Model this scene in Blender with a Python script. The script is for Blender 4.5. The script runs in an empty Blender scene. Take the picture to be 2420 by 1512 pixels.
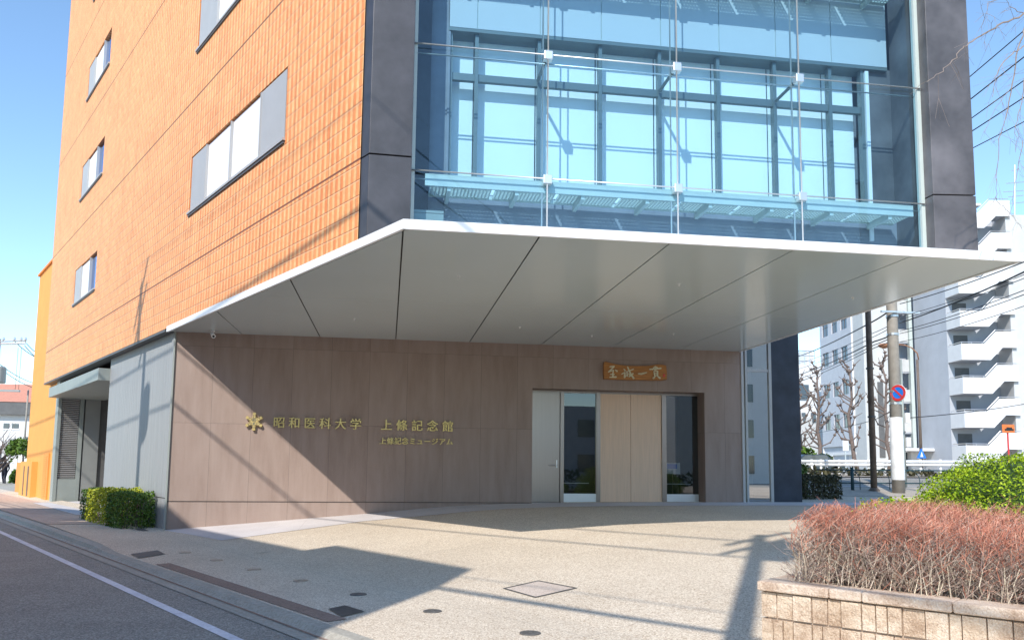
import bpy, math, random
import numpy as np
from mathutils import Vector, Matrix
R = math.radians
C = bpy.context.scene.collection
sc = bpy.context.scene
rng = np.random.default_rng(7); random.seed(7)

# ------------------------------------------------------------------ camera
F, PX, PY, IW, IH = 1892.2, 1210.0, 907.5, 2420.0, 1512.0     # measured in a 2420 px wide copy of the photograph
YAW, PIT, ROL = .1525, .1032, .0115
_fw = np.array([math.sin(YAW)*math.cos(PIT), math.cos(YAW)*math.cos(PIT), math.sin(PIT)])
_r = np.array([math.cos(YAW), -math.sin(YAW), 0.0]); _u = np.cross(_r, _fw)
_rr = math.cos(ROL)*_r + math.sin(ROL)*_u; _uu = -math.sin(ROL)*_r + math.cos(ROL)*_u
EYE = np.array([0, 0, 1.6])
cd = bpy.data.cameras.new('camera'); cam = bpy.data.objects.new('camera', cd); C.objects.link(cam)
m = Matrix.Identity(4)
for i in range(3):
    m[i][0] = _rr[i]; m[i][1] = _uu[i]; m[i][2] = -_fw[i]; m[i][3] = EYE[i]
cam.matrix_world = m
cd.sensor_fit = 'HORIZONTAL'; cd.sensor_width = 36; cd.lens = F/IW*36
cd.shift_y = (PY-IH/2)/IW; cd.clip_end = 3000; cd.clip_start = .1
sc.camera = cam
# ------------------------------------------------------------------ sky, sun, exposure
SD = np.array([.53, 1.0, -.97])                      # the way sunlight travels
w = bpy.data.worlds.new('World'); sc.world = w; w.use_nodes = True
nt = w.node_tree; sky = nt.nodes.new('ShaderNodeTexSky'); sky.sky_type = 'NISHITA'; sky.sun_disc = False
sky.sun_elevation = math.atan2(.97, math.hypot(.53, 1)); sky.sun_rotation = math.atan2(-.53, -1.0)
sky.air_density = 1.0; sky.dust_density = 0; sky.ozone_density = 3.0
tn = nt.nodes.new('ShaderNodeMix'); tn.data_type = 'RGBA'; tn.blend_type = 'MULTIPLY'; tn.inputs[0].default_value = 1; tn.inputs[7].default_value = (.83, .885, .87, 1)
nt.links.new(sky.outputs[0], tn.inputs[6]); nt.links.new(tn.outputs[2], nt.nodes['Background'].inputs[0]); nt.nodes['Background'].inputs[1].default_value = .15
sl = bpy.data.lights.new('sun', 'SUN'); sl.energy = 2.3; sl.angle = R(.5); sl.color = (1, .95, .87)
so = bpy.data.objects.new('sun', sl); C.objects.link(so); so.location = (-20, -40, 40)
so.rotation_euler = Vector(SD).to_track_quat('-Z', 'Y').to_euler()
sc.view_settings.view_transform = 'Standard'; sc.view_settings.look = 'None'; sc.view_settings.exposure = 1.08; sc.view_settings.gamma = 1

# ------------------------------------------------------------------ pixel helper (where a thing stands is read off the photo at its own distance)
def ray(x, y):
    v = np.array([(x-PX)/F, -(y-PY)/F, 1.0]); return v[0]*_rr + v[1]*_uu + v[2]*_fw
def at(x, y, Y): d = ray(x, y); return EYE + d*(Y/d[1])
def atz(x, y, z): d = ray(x, y); return EYE + d*((z-EYE[2])/d[2])

# ------------------------------------------------------------------ frames
TH = .5173
B0 = np.array([.12, 10.6, 0.0]); LD = np.array([-math.sin(TH), math.cos(TH), 0]); LN = np.array([-math.cos(TH), -math.sin(TH), 0])
def LP(s, o, z): return B0 + LD*s + LN*o + np.array([0, 0, z])          # along the street wall, outwards, up
CA = R(31); Q0 = np.array([-.73, 8.56, 0.0]); CN = np.array([math.cos(CA), math.sin(CA), 0]); CT = np.array([-math.sin(CA), math.cos(CA), 0])
def RD(t, d, z): return Q0 + CT*t + CN*d + np.array([0, 0, z])          # along the kerb, away from the road, up
def dd(x, y): return (x-Q0[0])*CN[0] + (y-Q0[1])*CN[1]
def ip(x, xs, ys): return float(np.interp(x, xs, ys))
def H(x, y):
    d = dd(x, y)
    z = ip(d, [0, 2.2, 6.3, 7.8, 9.2, 12, 16], [-.04, 0, .40, .54, .61, .66, .68])
    z += ip(y, [15, 20], [0, .06])*ip(d, [6.3, 9], [.2, 1])
    z += ip(y, [22, 27, 35, 45, 60], [0, .13, .4, .6, .75])*ip(d, [8, 12], [0, 1])
    return z
def G(px, py, it=60):
    z = 0
    for _ in range(it):
        p = atz(px, py, z); z = .5*z + .5*H(p[0], p[1])
    return np.array([p[0], p[1], z])
def onG(x, y, dz=0): return np.array([x, y, H(x, y)+dz])

# ------------------------------------------------------------------ materials
def mat(name): 
    m = bpy.data.materials.new(name); m.use_nodes = True; nt = m.node_tree
    return m, nt, nt.nodes['Principled BSDF']
def node(nt, t, **k):
    n = nt.nodes.new(t)
    for a, b in k.items(): setattr(n, a, b)
    return n
def coords(nt, rot=0.0, scale=(1, 1, 1), loc=(0, 0, 0)):
    tc = node(nt, 'ShaderNodeTexCoord'); mp = node(nt, 'ShaderNodeMapping')
    mp.inputs['Location'].default_value = loc; mp.inputs['Rotation'].default_value = (0, 0, rot); mp.inputs['Scale'].default_value = scale
    nt.links.new(tc.outputs['Object'], mp.inputs[0]); return mp.outputs[0]
def noise(nt, vec, scale, detail=4, rough=.6):
    n = node(nt, 'ShaderNodeTexNoise'); n.inputs['Scale'].default_value = scale; n.inputs['Detail'].default_value = detail; n.inputs['Roughness'].default_value = rough
    if vec is not None: nt.links.new(vec, n.inputs['Vector'])
    return n.outputs['Fac']
def ramp(nt, fac, stops, interp='LINEAR'):
    r = node(nt, 'ShaderNodeValToRGB'); r.color_ramp.interpolation = interp
    e = r.color_ramp.elements
    while len(e) < len(stops): e.new(.5)
    for i, (p, c) in enumerate(stops): e[i].position = p; e[i].color = (*c, 1) if len(c) == 3 else c
    nt.links.new(fac, r.inputs[0]); return r.outputs[0]
def mix(nt, a, b, f, mode='MIX'):
    n = node(nt, 'ShaderNodeMix', data_type='RGBA', blend_type=mode)
    for v, i in ((a, 6), (b, 7), (f, 0)):
        if hasattr(v, 'is_linked') or hasattr(v, 'links'): nt.links.new(v, n.inputs[i])
        else: n.inputs[i].default_value = (*v, 1) if isinstance(v, tuple) else v
    return n.outputs[2]
def mth(nt, op, a, b=None):
    n = node(nt, 'ShaderNodeMath', operation=op)
    for v, i in ((a, 0), (b, 1)):
        if v is None: continue
        if hasattr(v, 'links'): nt.links.new(v, n.inputs[i])
        else: n.inputs[i].default_value = v
    return n.outputs[0]
def bump(nt, bs, h, strength=.3, dist=.02):
    b = node(nt, 'ShaderNodeBump'); b.inputs['Strength'].default_value = strength; b.inputs['Distance'].default_value = dist
    nt.links.new(h, b.inputs['Height']); nt.links.new(b.outputs[0], bs.inputs['Normal'])
def plain(name, col, rough=.6, metal=0.0, var=.12, scale=3.0, bmp=0.0, spec=.5, vscale=(1, 1, 1), bscale=60):
    m, nt, bs = mat(name)
    v = coords(nt, 0, vscale); f = noise(nt, v, scale)
    a = tuple(max(0, c*(1-var)) for c in col); b = tuple(min(1, c*(1+var)) for c in col)
    nt.links.new(ramp(nt, f, [(.3, a), (.7, b)]), bs.inputs['Base Color'])
    bs.inputs['Roughness'].default_value = rough; bs.inputs['Metallic'].default_value = metal; bs.inputs['Specular IOR Level'].default_value = spec
    if bmp: bump(nt, bs, noise(nt, v, bscale, 3), bmp, .01)
    return m
def glass(name, tint, r0=.05, rough=0.0):
    m, nt, bs = mat(name); nt.nodes.remove(bs)
    t = node(nt, 'ShaderNodeBsdfTransparent'); t.inputs[0].default_value = (*tint, 1)
    g = node(nt, 'ShaderNodeBsdfGlossy'); g.inputs['Roughness'].default_value = rough
    lw = node(nt, 'ShaderNodeLayerWeight'); lw.inputs[0].default_value = .5
    f = mth(nt, 'MULTIPLY', mth(nt, 'POWER', lw.outputs['Facing'], 5.0), 1-r0); f = mth(nt, 'ADD', f, r0)
    mx = node(nt, 'ShaderNodeMixShader'); nt.links.new(f, mx.inputs[0]); nt.links.new(t.outputs[0], mx.inputs[1]); nt.links.new(g.outputs[0], mx.inputs[2])
    nt.links.new(mx.outputs[0], nt.nodes['Material Output'].inputs[0]); return m
M = {}
def tile_material():
    m, nt, bs = mat('orange_tile')
    v = coords(nt, -TH-math.pi/2)            # local x runs along the wall
    sx = node(nt, 'ShaderNodeSeparateXYZ'); nt.links.new(v, sx.inputs[0])
    cb = node(nt, 'ShaderNodeCombineXYZ'); nt.links.new(sx.outputs[0], cb.inputs[0]); nt.links.new(sx.outputs[2], cb.inputs[1])
    br = node(nt, 'ShaderNodeTexBrick'); br.offset = 0.0; br.squash = 1.0
    br.inputs['Scale'].default_value = 1; br.inputs['Brick Width'].default_value = .176; br.inputs['Row Height'].default_value = .2425
    br.inputs['Mortar Size'].default_value = .007; br.inputs['Mortar Smooth'].default_value = .4
    br.inputs['Color1'].default_value = (.95, .37, .12, 1); br.inputs['Color2'].default_value = (.84, .26, .07, 1); br.inputs['Mortar'].default_value = (.72, .25, .09, 1)
    br.inputs['Bias'].default_value = -.1
    nt.links.new(cb.outputs[0], br.inputs['Vector'])
    rib = mth(nt, 'FRACT', mth(nt, 'DIVIDE', sx.outputs[0], .176)); rib = mth(nt, 'LESS_THAN', rib, .5)
    brc = mix(nt, br.outputs['Color'], (1.0, .62, .28), mth(nt, 'MULTIPLY', rib, mth(nt, 'MULTIPLY', noise(nt, v, 9, 2), 1.35)))
    big = noise(nt, v, 1.1, 3); col = mix(nt, brc, ramp(nt, big, [(.3, (.9, .86, .84)), (.7, (1, 1, 1))]), 1.0, 'MULTIPLY')
    # expansion joints: every 4.05 m up, every 1.86 m along
    def line(val, period, off, width):
        a = mth(nt, 'ADD', val, off); a = mth(nt, 'DIVIDE', a, period); a = mth(nt, 'FRACT', a); a = mth(nt, 'SUBTRACT', a, .5); a = mth(nt, 'ABSOLUTE', a)
        return mth(nt, 'GREATER_THAN', a, .5-width/period/2)
    hz = line(sx.outputs[2], 4.05, -6.14+4.05, .035)
    vt = mth(nt, 'MULTIPLY', line(sx.outputs[0], 1.44, 0.0, .018), .55)
    # thin pale bedding line between rows
    col = mix(nt, col, (1.0, .62, .36), mth(nt, 'MULTIPLY', line(sx.outputs[2], .2425, .010, .018), .55))
    col = mix(nt, col, (.42, .11, .045), mth(nt, 'MULTIPLY', line(sx.outputs[2], .2425, -.008, .014), .6))
    j = mth(nt, 'MAXIMUM', hz, vt)
    col = mix(nt, col, (.23, .075, .035), j)
    nt.links.new(col, bs.inputs['Base Color']); bs.inputs['Roughness'].default_value = .55
    h = mth(nt, 'SUBTRACT', 1.0, br.outputs['Fac']); h = mth(nt, 'ADD', h, mth(nt, 'MULTIPLY', noise(nt, v, 30, 2), .35)); h = mth(nt, 'SUBTRACT', h, j)
    bump(nt, bs, h, .9, .02); return m
def panel_stone(name, w, h, z0, x0, cols, streak=(9, 9, 1.3), rough=.55, jw=.008, jcol=(.08, .065, .055), rot=0.0, spec=.3):
    m, nt, bs = mat(name)
    v = coords(nt, rot, (1, 1, 1), (-x0, 0, -z0))
    sx = node(nt, 'ShaderNodeSeparateXYZ'); nt.links.new(v, sx.inputs[0])
    a = mth(nt, 'DIVIDE', sx.outputs[0], w); b = mth(nt, 'DIVIDE', sx.outputs[2], h)
    fa, fb = mth(nt, 'FLOOR', a), mth(nt, 'FLOOR', b)
    cb = node(nt, 'ShaderNodeCombineXYZ'); nt.links.new(fa, cb.inputs[0]); nt.links.new(fb, cb.inputs[2])
    wn = node(nt, 'ShaderNodeTexWhiteNoise', noise_dimensions='3D'); nt.links.new(cb.outputs[0], wn.inputs['Vector'])
    add = node(nt, 'ShaderNodeVectorMath', operation='MULTIPLY_ADD'); nt.links.new(wn.outputs['Color'], add.inputs[0]); add.inputs[1].default_value = (7, 7, 7); nt.links.new(v, add.inputs[2])
    mp = node(nt, 'ShaderNodeMapping'); mp.inputs['Rotation'].default_value = (0, R(11), 0); mp.inputs['Scale'].default_value = tuple(s*.35 for s in streak); nt.links.new(add.outputs[0], mp.inputs[0])
    n1 = noise(nt, mp.outputs[0], 1.6, 5, .62); n2 = noise(nt, v, 45, 3)
    f = mth(nt, 'ADD', n1, mth(nt, 'MULTIPLY', mth(nt, 'SUBTRACT', wn.outputs['Value'], .5), .16)); f = mth(nt, 'ADD', f, mth(nt, 'MULTIPLY', mth(nt, 'SUBTRACT', n2, .5), .18))
    col = ramp(nt, f, [(.28, cols[0]), (.5, cols[1]), (.72, cols[2])])
    def ln(x, p):
        y = mth(nt, 'SUBTRACT', mth(nt, 'FRACT', x), .5); return mth(nt, 'GREATER_THAN', mth(nt, 'ABSOLUTE', y), .5-jw/p/2)
    j = mth(nt, 'MAXIMUM', ln(a, w), ln(b, h))
    nt.links.new(mix(nt, col, jcol, mth(nt, 'MULTIPLY', j, .5)), bs.inputs['Base Color']); bs.inputs['Roughness'].default_value = rough; bs.inputs['Specular IOR Level'].default_value = spec
    bump(nt, bs, mth(nt, 'SUBTRACT', mth(nt, 'MULTIPLY', n2, .3), j), .35, .006); return m
def speckle(name, cols, scale, patch=.25, rough=.85, joint=None, bmp=.25, patchcol=(.86, .86, .86), rot=0):
    m, nt, bs = mat(name); v = coords(nt, rot)
    vo = node(nt, 'ShaderNodeTexVoronoi'); vo.inputs['Scale'].default_value = scale; nt.links.new(v, vo.inputs['Vector'])
    sep = node(nt, 'ShaderNodeSeparateColor'); nt.links.new(vo.outputs['Color'], sep.inputs[0])
    col = ramp(nt, sep.outputs[0], [(i/(len(cols)-1), c) for i, c in enumerate(cols)])
    pn = noise(nt, v, patch, 5, .65); col = mix(nt, col, ramp(nt, pn, [(.35, patchcol), (.65, (1, 1, 1))]), 1.0, 'MULTIPLY')
    if joint:
        sx = node(nt, 'ShaderNodeSeparateXYZ'); nt.links.new(v, sx.inputs[0]); js = []
        for o, p in ((sx.outputs[0], joint[0]), (sx.outputs[1], joint[1])):
            y = mth(nt, 'ABSOLUTE', mth(nt, 'SUBTRACT', mth(nt, 'FRACT', mth(nt, 'DIVIDE', o, p)), .5)); js.append(mth(nt, 'GREATER_THAN', y, .5-joint[2]/p/2))
        col = mix(nt, col, joint[3], mth(nt, 'MULTIPLY', mth(nt, 'MAXIMUM', *js), joint[4]))
    nt.links.new(col, bs.inputs['Base Color']); bs.inputs['Roughness'].default_value = rough; bs.inputs['Specular IOR Level'].default_value = .2
    bump(nt, bs, mth(nt, 'SUBTRACT', 1.0, vo.outputs['Distance']), bmp, .01); return m
def island(name, stops, rough=.6, trans=0.0, spec=.4):
    m, nt, bs = mat(name); g = node(nt, 'ShaderNodeNewGeometry')
    nt.links.new(ramp(nt, g.outputs['Random Per Island'], stops), bs.inputs['Base Color']); bs.inputs['Roughness'].default_value = rough; bs.inputs['Specular IOR Level'].default_value = spec
    return m

M['tile'] = tile_material()
M['stone'] = panel_stone('brown_sandstone', .94, 1.875, .70, -5.2, [(.28, .203, .168), (.322, .240, .202), (.355, .27, .23)])
M['stone_base'] = M['stone']
M['dark_stone'] = plain('dark_slate', (.052, .050, .058), .4, 0, .45, 1.3, .15, .5)
M['smeared_slate'] = plain('smeared_slate', (.125, .115, .12), .42, 0, .5, .9, .1, .5)
M['blue_stone'] = plain('blue_black_slate', (.035, .042, .06), .5, 0, .3, 2.0, .1, .4)
M['white_panel'] = plain('white_enamel_panel', (.9, .9, .9), .35, 0, .02, 1.0)
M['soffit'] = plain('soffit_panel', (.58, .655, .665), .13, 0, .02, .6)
M['gap'] = plain('dark_gap', (.02, .018, .016), .8)
M['grey_panel'] = plain('fluted_grey_panel', (.34, .35, .355), .55, 0, .09, 2.5, 0, .4, (6, 6, .25))
M['grey_metal'] = plain('grey_metal', (.33, .34, .33), .45, .3, .06, 2)
M['green_grey'] = plain('green_grey_metal', (.30, .33, .31), .5, .1, .06, 2)
M['steel'] = plain('brushed_steel', (.37, .315, .28), .3, 1.0, .05, 2, 0, .5, (60, 60, .4))
M['steel_bright'] = plain('bright_steel', (.75, .75, .74), .35, .8, .03)
M['alu'] = plain('window_aluminium', (.46, .45, .44), .5, .15, .04, 2)
M['alu_light'] = plain('pale_aluminium', (.84, .84, .85), .5, 0, .02)
M['window_frame'] = plain('dark_window_edge', (.10, .10, .105), .5)
M['glass_out'] = glass('blue_green_glass', (.66, .855, .955), .06)
M['glass_in'] = glass('clear_glass', (.97, .985, .99), .03)
M['glass_dark'] = glass('smoked_glass', (.5, .53, .55), .12); M['glass_mirror'] = glass('coated_glass', (.5, .56, .56), .62)
M['glass_bg'] = plain('window_glass', (.06, .08, .11), .08, 0, .1, 1, 0, .8)
M['sky_glass'] = plain('mirror_blue_glass', (.16, .30, .62), .05, 1.0, .03)
M['spandrel'] = plain('pale_spandrel_panel', (.52, .55, .58), .5, 0, .03, .5)
M['mullion'] = plain('mullion_metal', (.17, .20, .20), .45, .3, .04)
M['blind'] = plain('white_roller_blind', (.95, .95, .94), .8, 0, .02, 1.5)
M['inner_wall'] = plain('inner_wall_paint', (.24, .25, .29), .6)
M['shelf'] = plain('pale_green_metal', (.56, .62, .58), .45, .1, .03)
M['wood_door'] = plain('pale_oak_veneer', (.76, .53, .375), .5, 0, .07, 3, .05, .4, (14, 14, .5))
M['plaque'] = plain('amber_wood_board', (.42, .165, .035), .4, 0, .3, 3, .1, .5, (1, 1, 12))
M['gold'] = plain('brushed_gold', (.64, .48, .19), .4, .6, .06)
M['cream'] = plain('cream_paint', (.66, .60, .40), .6)
M['red'] = plain('red_paint', (.65, .05, .05), .5)
M['blue'] = plain('blue_paint', (.02, .20, .75), .5)
M['white'] = plain('white_paint', (.8, .8, .8), .5)
M['black'] = plain('black_plastic', (.02, .02, .022), .5)
M['brown_metal'] = plain('brown_painted_steel', (.16, .12, .095), .6, 0, .25, 6)
M['concrete'] = plain('pole_concrete', (.33, .30, .26), .8, 0, .12, 5, .2)
M['wire'] = plain('wire_sheath', (.035, .035, .04), .6)
M['yellow'] = plain('yellow_render', (.80, .36, .085), .8, 0, .05, 1.5, .15)
M['orange_render'] = plain('orange_render', (.85, .30, .07), .8, 0, .05, 2, .15)
M['off_white'] = plain('off_white_render', (.56, .56, .55), .8, 0, .06, 1.5)
M['bg_white'] = plain('white_render', (.72, .72, .72), .8, 0, .04, 1.5)
M['bg_grey'] = plain('pale_grey_render', (.47, .49, .53), .8, 0, .06, .8)
M['bg_tile'] = panel_stone('grey_wall_tile', .9, .6, 0, 0, [(.48, .49, .53), (.52, .53, .57), (.56, .57, .61)], rot=R(-81), jw=.02, jcol=(.4, .4, .43))
M['roof_red'] = plain('red_roof_tile', (.62, .27, .18), .8, 0, .15, 6)
M['dark_grey'] = plain('dark_grey_paint', (.12, .12, .12), .6)
M['green_pipe'] = plain('dark_green_pipe', (.02, .06, .07), .5)
M['asphalt'] = speckle('asphalt', [(.19, .175, .155), (.31, .29, .255), (.47, .44, .39)], 75, .9, .85, None, .3)
M['paving'] = speckle('exposed_aggregate', [(.45, .34, .245), (.64, .53, .41), (.86, .75, .61), (.58, .485, .375)], 75, .35, .85, (5.6, 5.6, .015, (.33, .28, .24), .4), .35, (.86, .85, .84), R(-31))
M['walk'] = speckle('sidewalk_surface', [(.38, .33, .27), (.47, .41, .34), (.55, .48, .40)], 60, .4, .85, None, .2)
M['pink_paver'] = speckle('pinkish_paver', [(.48, .36, .29), (.56, .43, .35), (.62, .49, .40)], 14, .6, .85, (.22, .11, .008, (.3, .24, .2), .6), .1, (.9, .88, .86), R(-31))
M['gutter'] = speckle('gutter_concrete', [(.36, .335, .285), (.42, .39, .335), (.48, .45, .39)], 40, 1.5, .85, None, .15)
M['border'] = speckle('pale_granite_border', [(.62, .57, .56), (.68, .63, .62), (.74, .70, .69)], 120, .7, .7, (1.88, .94, .012, (.45, .4, .39), .5), .08)
M['brown_strip'] = speckle('brown_drain_strip', [(.25, .17, .135), (.31, .22, .175), (.37, .27, .22)], 60, .8)
M['line'] = speckle('road_paint', [(.68, .68, .72), (.76, .76, .8), (.82, .82, .86)], 40, 3.0, .7, None, .2, (.8, .8, .82))
M['iron'] = plain('cast_iron', (.17, .16, .15), .6, .5, .2, 20)
M['cover_infill'] = speckle('cover_infill', [(.50, .40, .33), (.60, .49, .41), (.70, .60, .52)], 90, 1.5, .8, None, .2)
M['lid'] = plain('pale_metal_lid', (.42, .36, .30), .45, .5, .1, 20)
M['leaf'] = island('hedge_leaf', [(0, (.04, .085, .010)), (.5, (.08, .155, .016)), (1, (.15, .24, .03))], .5)
M['leaf_yellow'] = island('golden_leaf', [(0, (.17, .22, .012)), (.5, (.34, .38, .015)), (1, (.50, .50, .03))], .5)
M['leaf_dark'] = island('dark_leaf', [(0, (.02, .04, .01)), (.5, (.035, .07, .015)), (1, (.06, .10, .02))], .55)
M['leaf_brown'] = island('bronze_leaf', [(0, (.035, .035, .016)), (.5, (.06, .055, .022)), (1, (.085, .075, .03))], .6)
M['leaf_bright'] = island('bright_leaf', [(0, (.07, .13, .004)), (.35, (.17, .27, .008)), (.7, (.29, .41, .012)), (1, (.46, .55, .04))], .5, 0, .2)
M['stem'] = island('shrub_stem', [(0, (.32, .24, .18)), (.5, (.50, .41, .31)), (1, (.70, .60, .45))], .8)
M['twig_red'] = island('red_twig', [(0, (.40, .13, .085)), (.5, (.60, .24, .155)), (1, (.74, .40, .28))], .8)
M['twig_tan'] = island('tan_twig', [(0, (.16, .105, .09)), (.5, (.38, .27, .225)), (1, (.70, .58, .46))], .8)
M['bark'] = plain('grey_brown_bark', (.18, .135, .115), .9, 0, .3, 8, .4)
M['bark_pale'] = plain('pale_twig_bark', (.30, .235, .20), .9, 0, .2, 8)
M['soil'] = plain('soil', (.10, .075, .055), .95, 0, .3, 6, .5)
def split_stone(name, c, sc_=1.0):
    m, nt, bs = mat(name); v = coords(nt); a = noise(nt, v, 5, 3); f = noise(nt, v, 75, 4, .7); g = noise(nt, v, 22, 4, .65)
    col = ramp(nt, mth(nt, 'ADD', mth(nt, 'MULTIPLY', a, .55), mth(nt, 'MULTIPLY', f, .45)), [(.38, c[0]), (.5, c[1]), (.61, c[2])])
    gi = node(nt, 'ShaderNodeNewGeometry'); col = mix(nt, col, ramp(nt, gi.outputs['Random Per Island'], [(0, (.88, .84, .80)), (1, (1, 1, 1))]), 1.0, 'MULTIPLY')
    nt.links.new(col, bs.inputs['Base Color']); bs.inputs['Roughness'].default_value = .92; bs.inputs['Specular IOR Level'].default_value = .15
    bump(nt, bs, mth(nt, 'ADD', g, mth(nt, 'MULTIPLY', f, .5)), .75, .035); return m
M['block'] = split_stone('split_face_block', [(.48, .335, .235), (.72, .56, .42), (.86, .72, .575)])
M['mortar'] = plain('block_groove', (.56, .44, .34), .9, 0, .2, 8)
M['cap'] = split_stone('split_cap_stone', [(.54, .385, .285), (.76, .60, .475), (.88, .75, .63)])
M['skin'] = plain('skin', (.5, .33, .25), .6); M['cloth_dark'] = plain('dark_cloth', (.03, .03, .045), .9); M['hair'] = plain('black_hair', (.015, .012, .01), .7)
M['car_paint'] = plain('dark_car_paint', (.06, .08, .10), .2, .4); M['tyre'] = plain('tyre_rubber', (.02, .02, .02), .8)
M['rust_paint'] = plain('rust_brown_paint', (.36, .17, .09), .6)
M['orange_paint'] = plain('orange_paint', (.75, .20, .05), .6)

# ------------------------------------------------------------------ mesh builder
class MB:
    def __init__(s): s.v = []; s.f = []
    def add(s, vs, fs):
        o = len(s.v); s.v += [tuple(map(float, p)) for p in vs]; s.f += [tuple(i+o for i in f) for f in fs]; return s
    def quad(s, a, b, c, d): return s.add([a, b, c, d], [(0, 1, 2, 3)])
    def hexa(s, f, a, b, c):
        vs = [f(a[i], b[j], c[k]) for k in (0, 1) for j in (0, 1) for i in (0, 1)]
        return s.add(vs, [(0, 2, 3, 1), (4, 5, 7, 6), (0, 1, 5, 4), (2, 6, 7, 3), (0, 4, 6, 2), (1, 3, 7, 5)])
    def box(s, x, y, z): return s.hexa(lambda a, b, c: (a, b, c), x, y, z)
    def prism(s, poly, z0, z1, f=lambda a, b, c: (a, b, c)):
        n = len(poly); vs = [f(p[0], p[1], z0) for p in poly] + [f(p[0], p[1], z1) for p in poly]
        return s.add(vs, [tuple(range(n))[::-1], tuple(range(n, 2*n))] + [(i, (i+1) % n, n+(i+1) % n, n+i) for i in range(n)])
    def tube(s, pts, r, n=6, cap=True):
        pts = [np.array(p, float) for p in pts]; k = len(pts); rs = r if hasattr(r, '__len__') else [r]*k; vs = []; fs = []
        for i, p in enumerate(pts):
            t = pts[min(i+1, k-1)]-pts[max(i-1, 0)]; t = t/(np.linalg.norm(t)+1e-9)
            a = np.array([0, 0, 1.0]) if abs(t[2]) < .9 else np.array([1.0, 0, 0])
            u = np.cross(t, a); u /= np.linalg.norm(u); v = np.cross(t, u)
            vs += [p + rs[i]*(math.cos(2*math.pi*j/n)*u + math.sin(2*math.pi*j/n)*v) for j in range(n)]
        for i in range(k-1): fs += [(i*n+j, i*n+(j+1) % n, (i+1)*n+(j+1) % n, (i+1)*n+j) for j in range(n)]
        if cap: fs += [tuple(range(n)), tuple(range((k-1)*n, k*n))[::-1]]
        return s.add(vs, fs)
    def lathe(s, prof, c=(0, 0, 0), n=20):
        vs = []; fs = []; k = len(prof)
        for r, z in prof: vs += [(c[0]+r*math.cos(2*math.pi*j/n), c[1]+r*math.sin(2*math.pi*j/n), c[2]+z) for j in range(n)]
        for i in range(k-1): fs += [(i*n+j, i*n+(j+1) % n, (i+1)*n+(j+1) % n, (i+1)*n+j) for j in range(n)]
        fs += [tuple(range(n))[::-1], tuple(range((k-1)*n, k*n))]
        return s.add(vs, fs)
    def holes(s, f, xr, zr, holes, depth, sign=1):
        xs = sorted({xr[0], xr[1], *[h[i] for h in holes for i in (0, 1)]}); zs = sorted({zr[0], zr[1], *[h[i] for h in holes for i in (2, 3)]})
        for i in range(len(xs)-1):
            for j in range(len(zs)-1):
                cx, cz = (xs[i]+xs[i+1])/2, (zs[j]+zs[j+1])/2
                if any(h[0] < cx < h[1] and h[2] < cz < h[3] for h in holes): continue
                s.quad(f(xs[i], 0, zs[j]), f(xs[i+1], 0, zs[j]), f(xs[i+1], 0, zs[j+1]), f(xs[i], 0, zs[j+1]))
        for a, b, c, d in holes:
            for (p, q) in (((a, c), (b, c)), ((b, c), (b, d)), ((b, d), (a, d)), ((a, d), (a, c))):
                s.quad(f(p[0], 0, p[1]), f(q[0], 0, q[1]), f(q[0], depth, q[1]), f(p[0], depth, p[1]))
        return s
    def build(s, name, m, parent=None, smooth=False, bevel=0.0, fix=True):
        me = bpy.data.meshes.new(name); me.from_pydata(s.v, [], s.f); me.update()
        if fix:
            import bmesh
            bm = bmesh.new(); bm.from_mesh(me); bmesh.ops.recalc_face_normals(bm, faces=bm.faces); bm.to_mesh(me); bm.free()
        o = link(name, me, m, parent)
        if smooth:
            for p in me.polygons: p.use_smooth = True
        if bevel:
            b = o.modifiers.new('bevel', 'BEVEL'); b.width = bevel; b.segments = 2; b.limit_method = 'ANGLE'
        return o
def link(name, me, m, parent=None):
    o = bpy.data.objects.new(name, me); C.objects.link(o)
    if m is not None: me.materials.append(M[m] if isinstance(m, str) else m)
    if parent is not None:
        o.parent = parent
        if parent.type == 'EMPTY': o.matrix_parent_inverse = Matrix.Translation(-Vector(parent.location))
    return o
def quads(name, V, m, parent=None):
    """V: (N,4,3) array of separate quads"""
    n = len(V); me = bpy.data.meshes.new(name); me.from_pydata(V.reshape(-1, 3).tolist(), [], np.arange(n*4).reshape(n, 4).tolist()); me.update()
    return link(name, me, m, parent)
def tag(o, label, cat, group=None):
    o['label'] = label; o['category'] = cat
    if group: o['group'] = group
    return o
def thing(name, label, cat, loc, group=None):
    o = bpy.data.objects.new(name, None); C.objects.link(o); o.location = tuple(map(float, loc)); o.empty_display_size = .2
    return tag(o, label, cat, group)
def struct(o): o['kind'] = 'structure'; return o
def copy_tree(o, loc=None, parent=None):
    c = o.copy(); C.objects.link(c)
    if parent is not None: c.parent = parent
    if loc is not None: c.location = tuple(map(float, loc))
    for ch in list(o.children): copy_tree(ch, None, c)
    return c
def sheet(name, ts, ds, zf, m, f=RD):
    b = MB(); n, k = len(ts), len(ds)
    b.v = [tuple(map(float, f(t, d, 0)+np.array([0, 0, zf(t, d)]))) for t in ts for d in ds]
    b.f = [(i*k+j, i*k+j+1, (i+1)*k+j+1, (i+1)*k+j) for i in range(n-1) for j in range(k-1)]
    return b.build(name, m)
def hz(t, d, dz=0): p = RD(t, d, 0); return H(p[0], p[1])+dz
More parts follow.
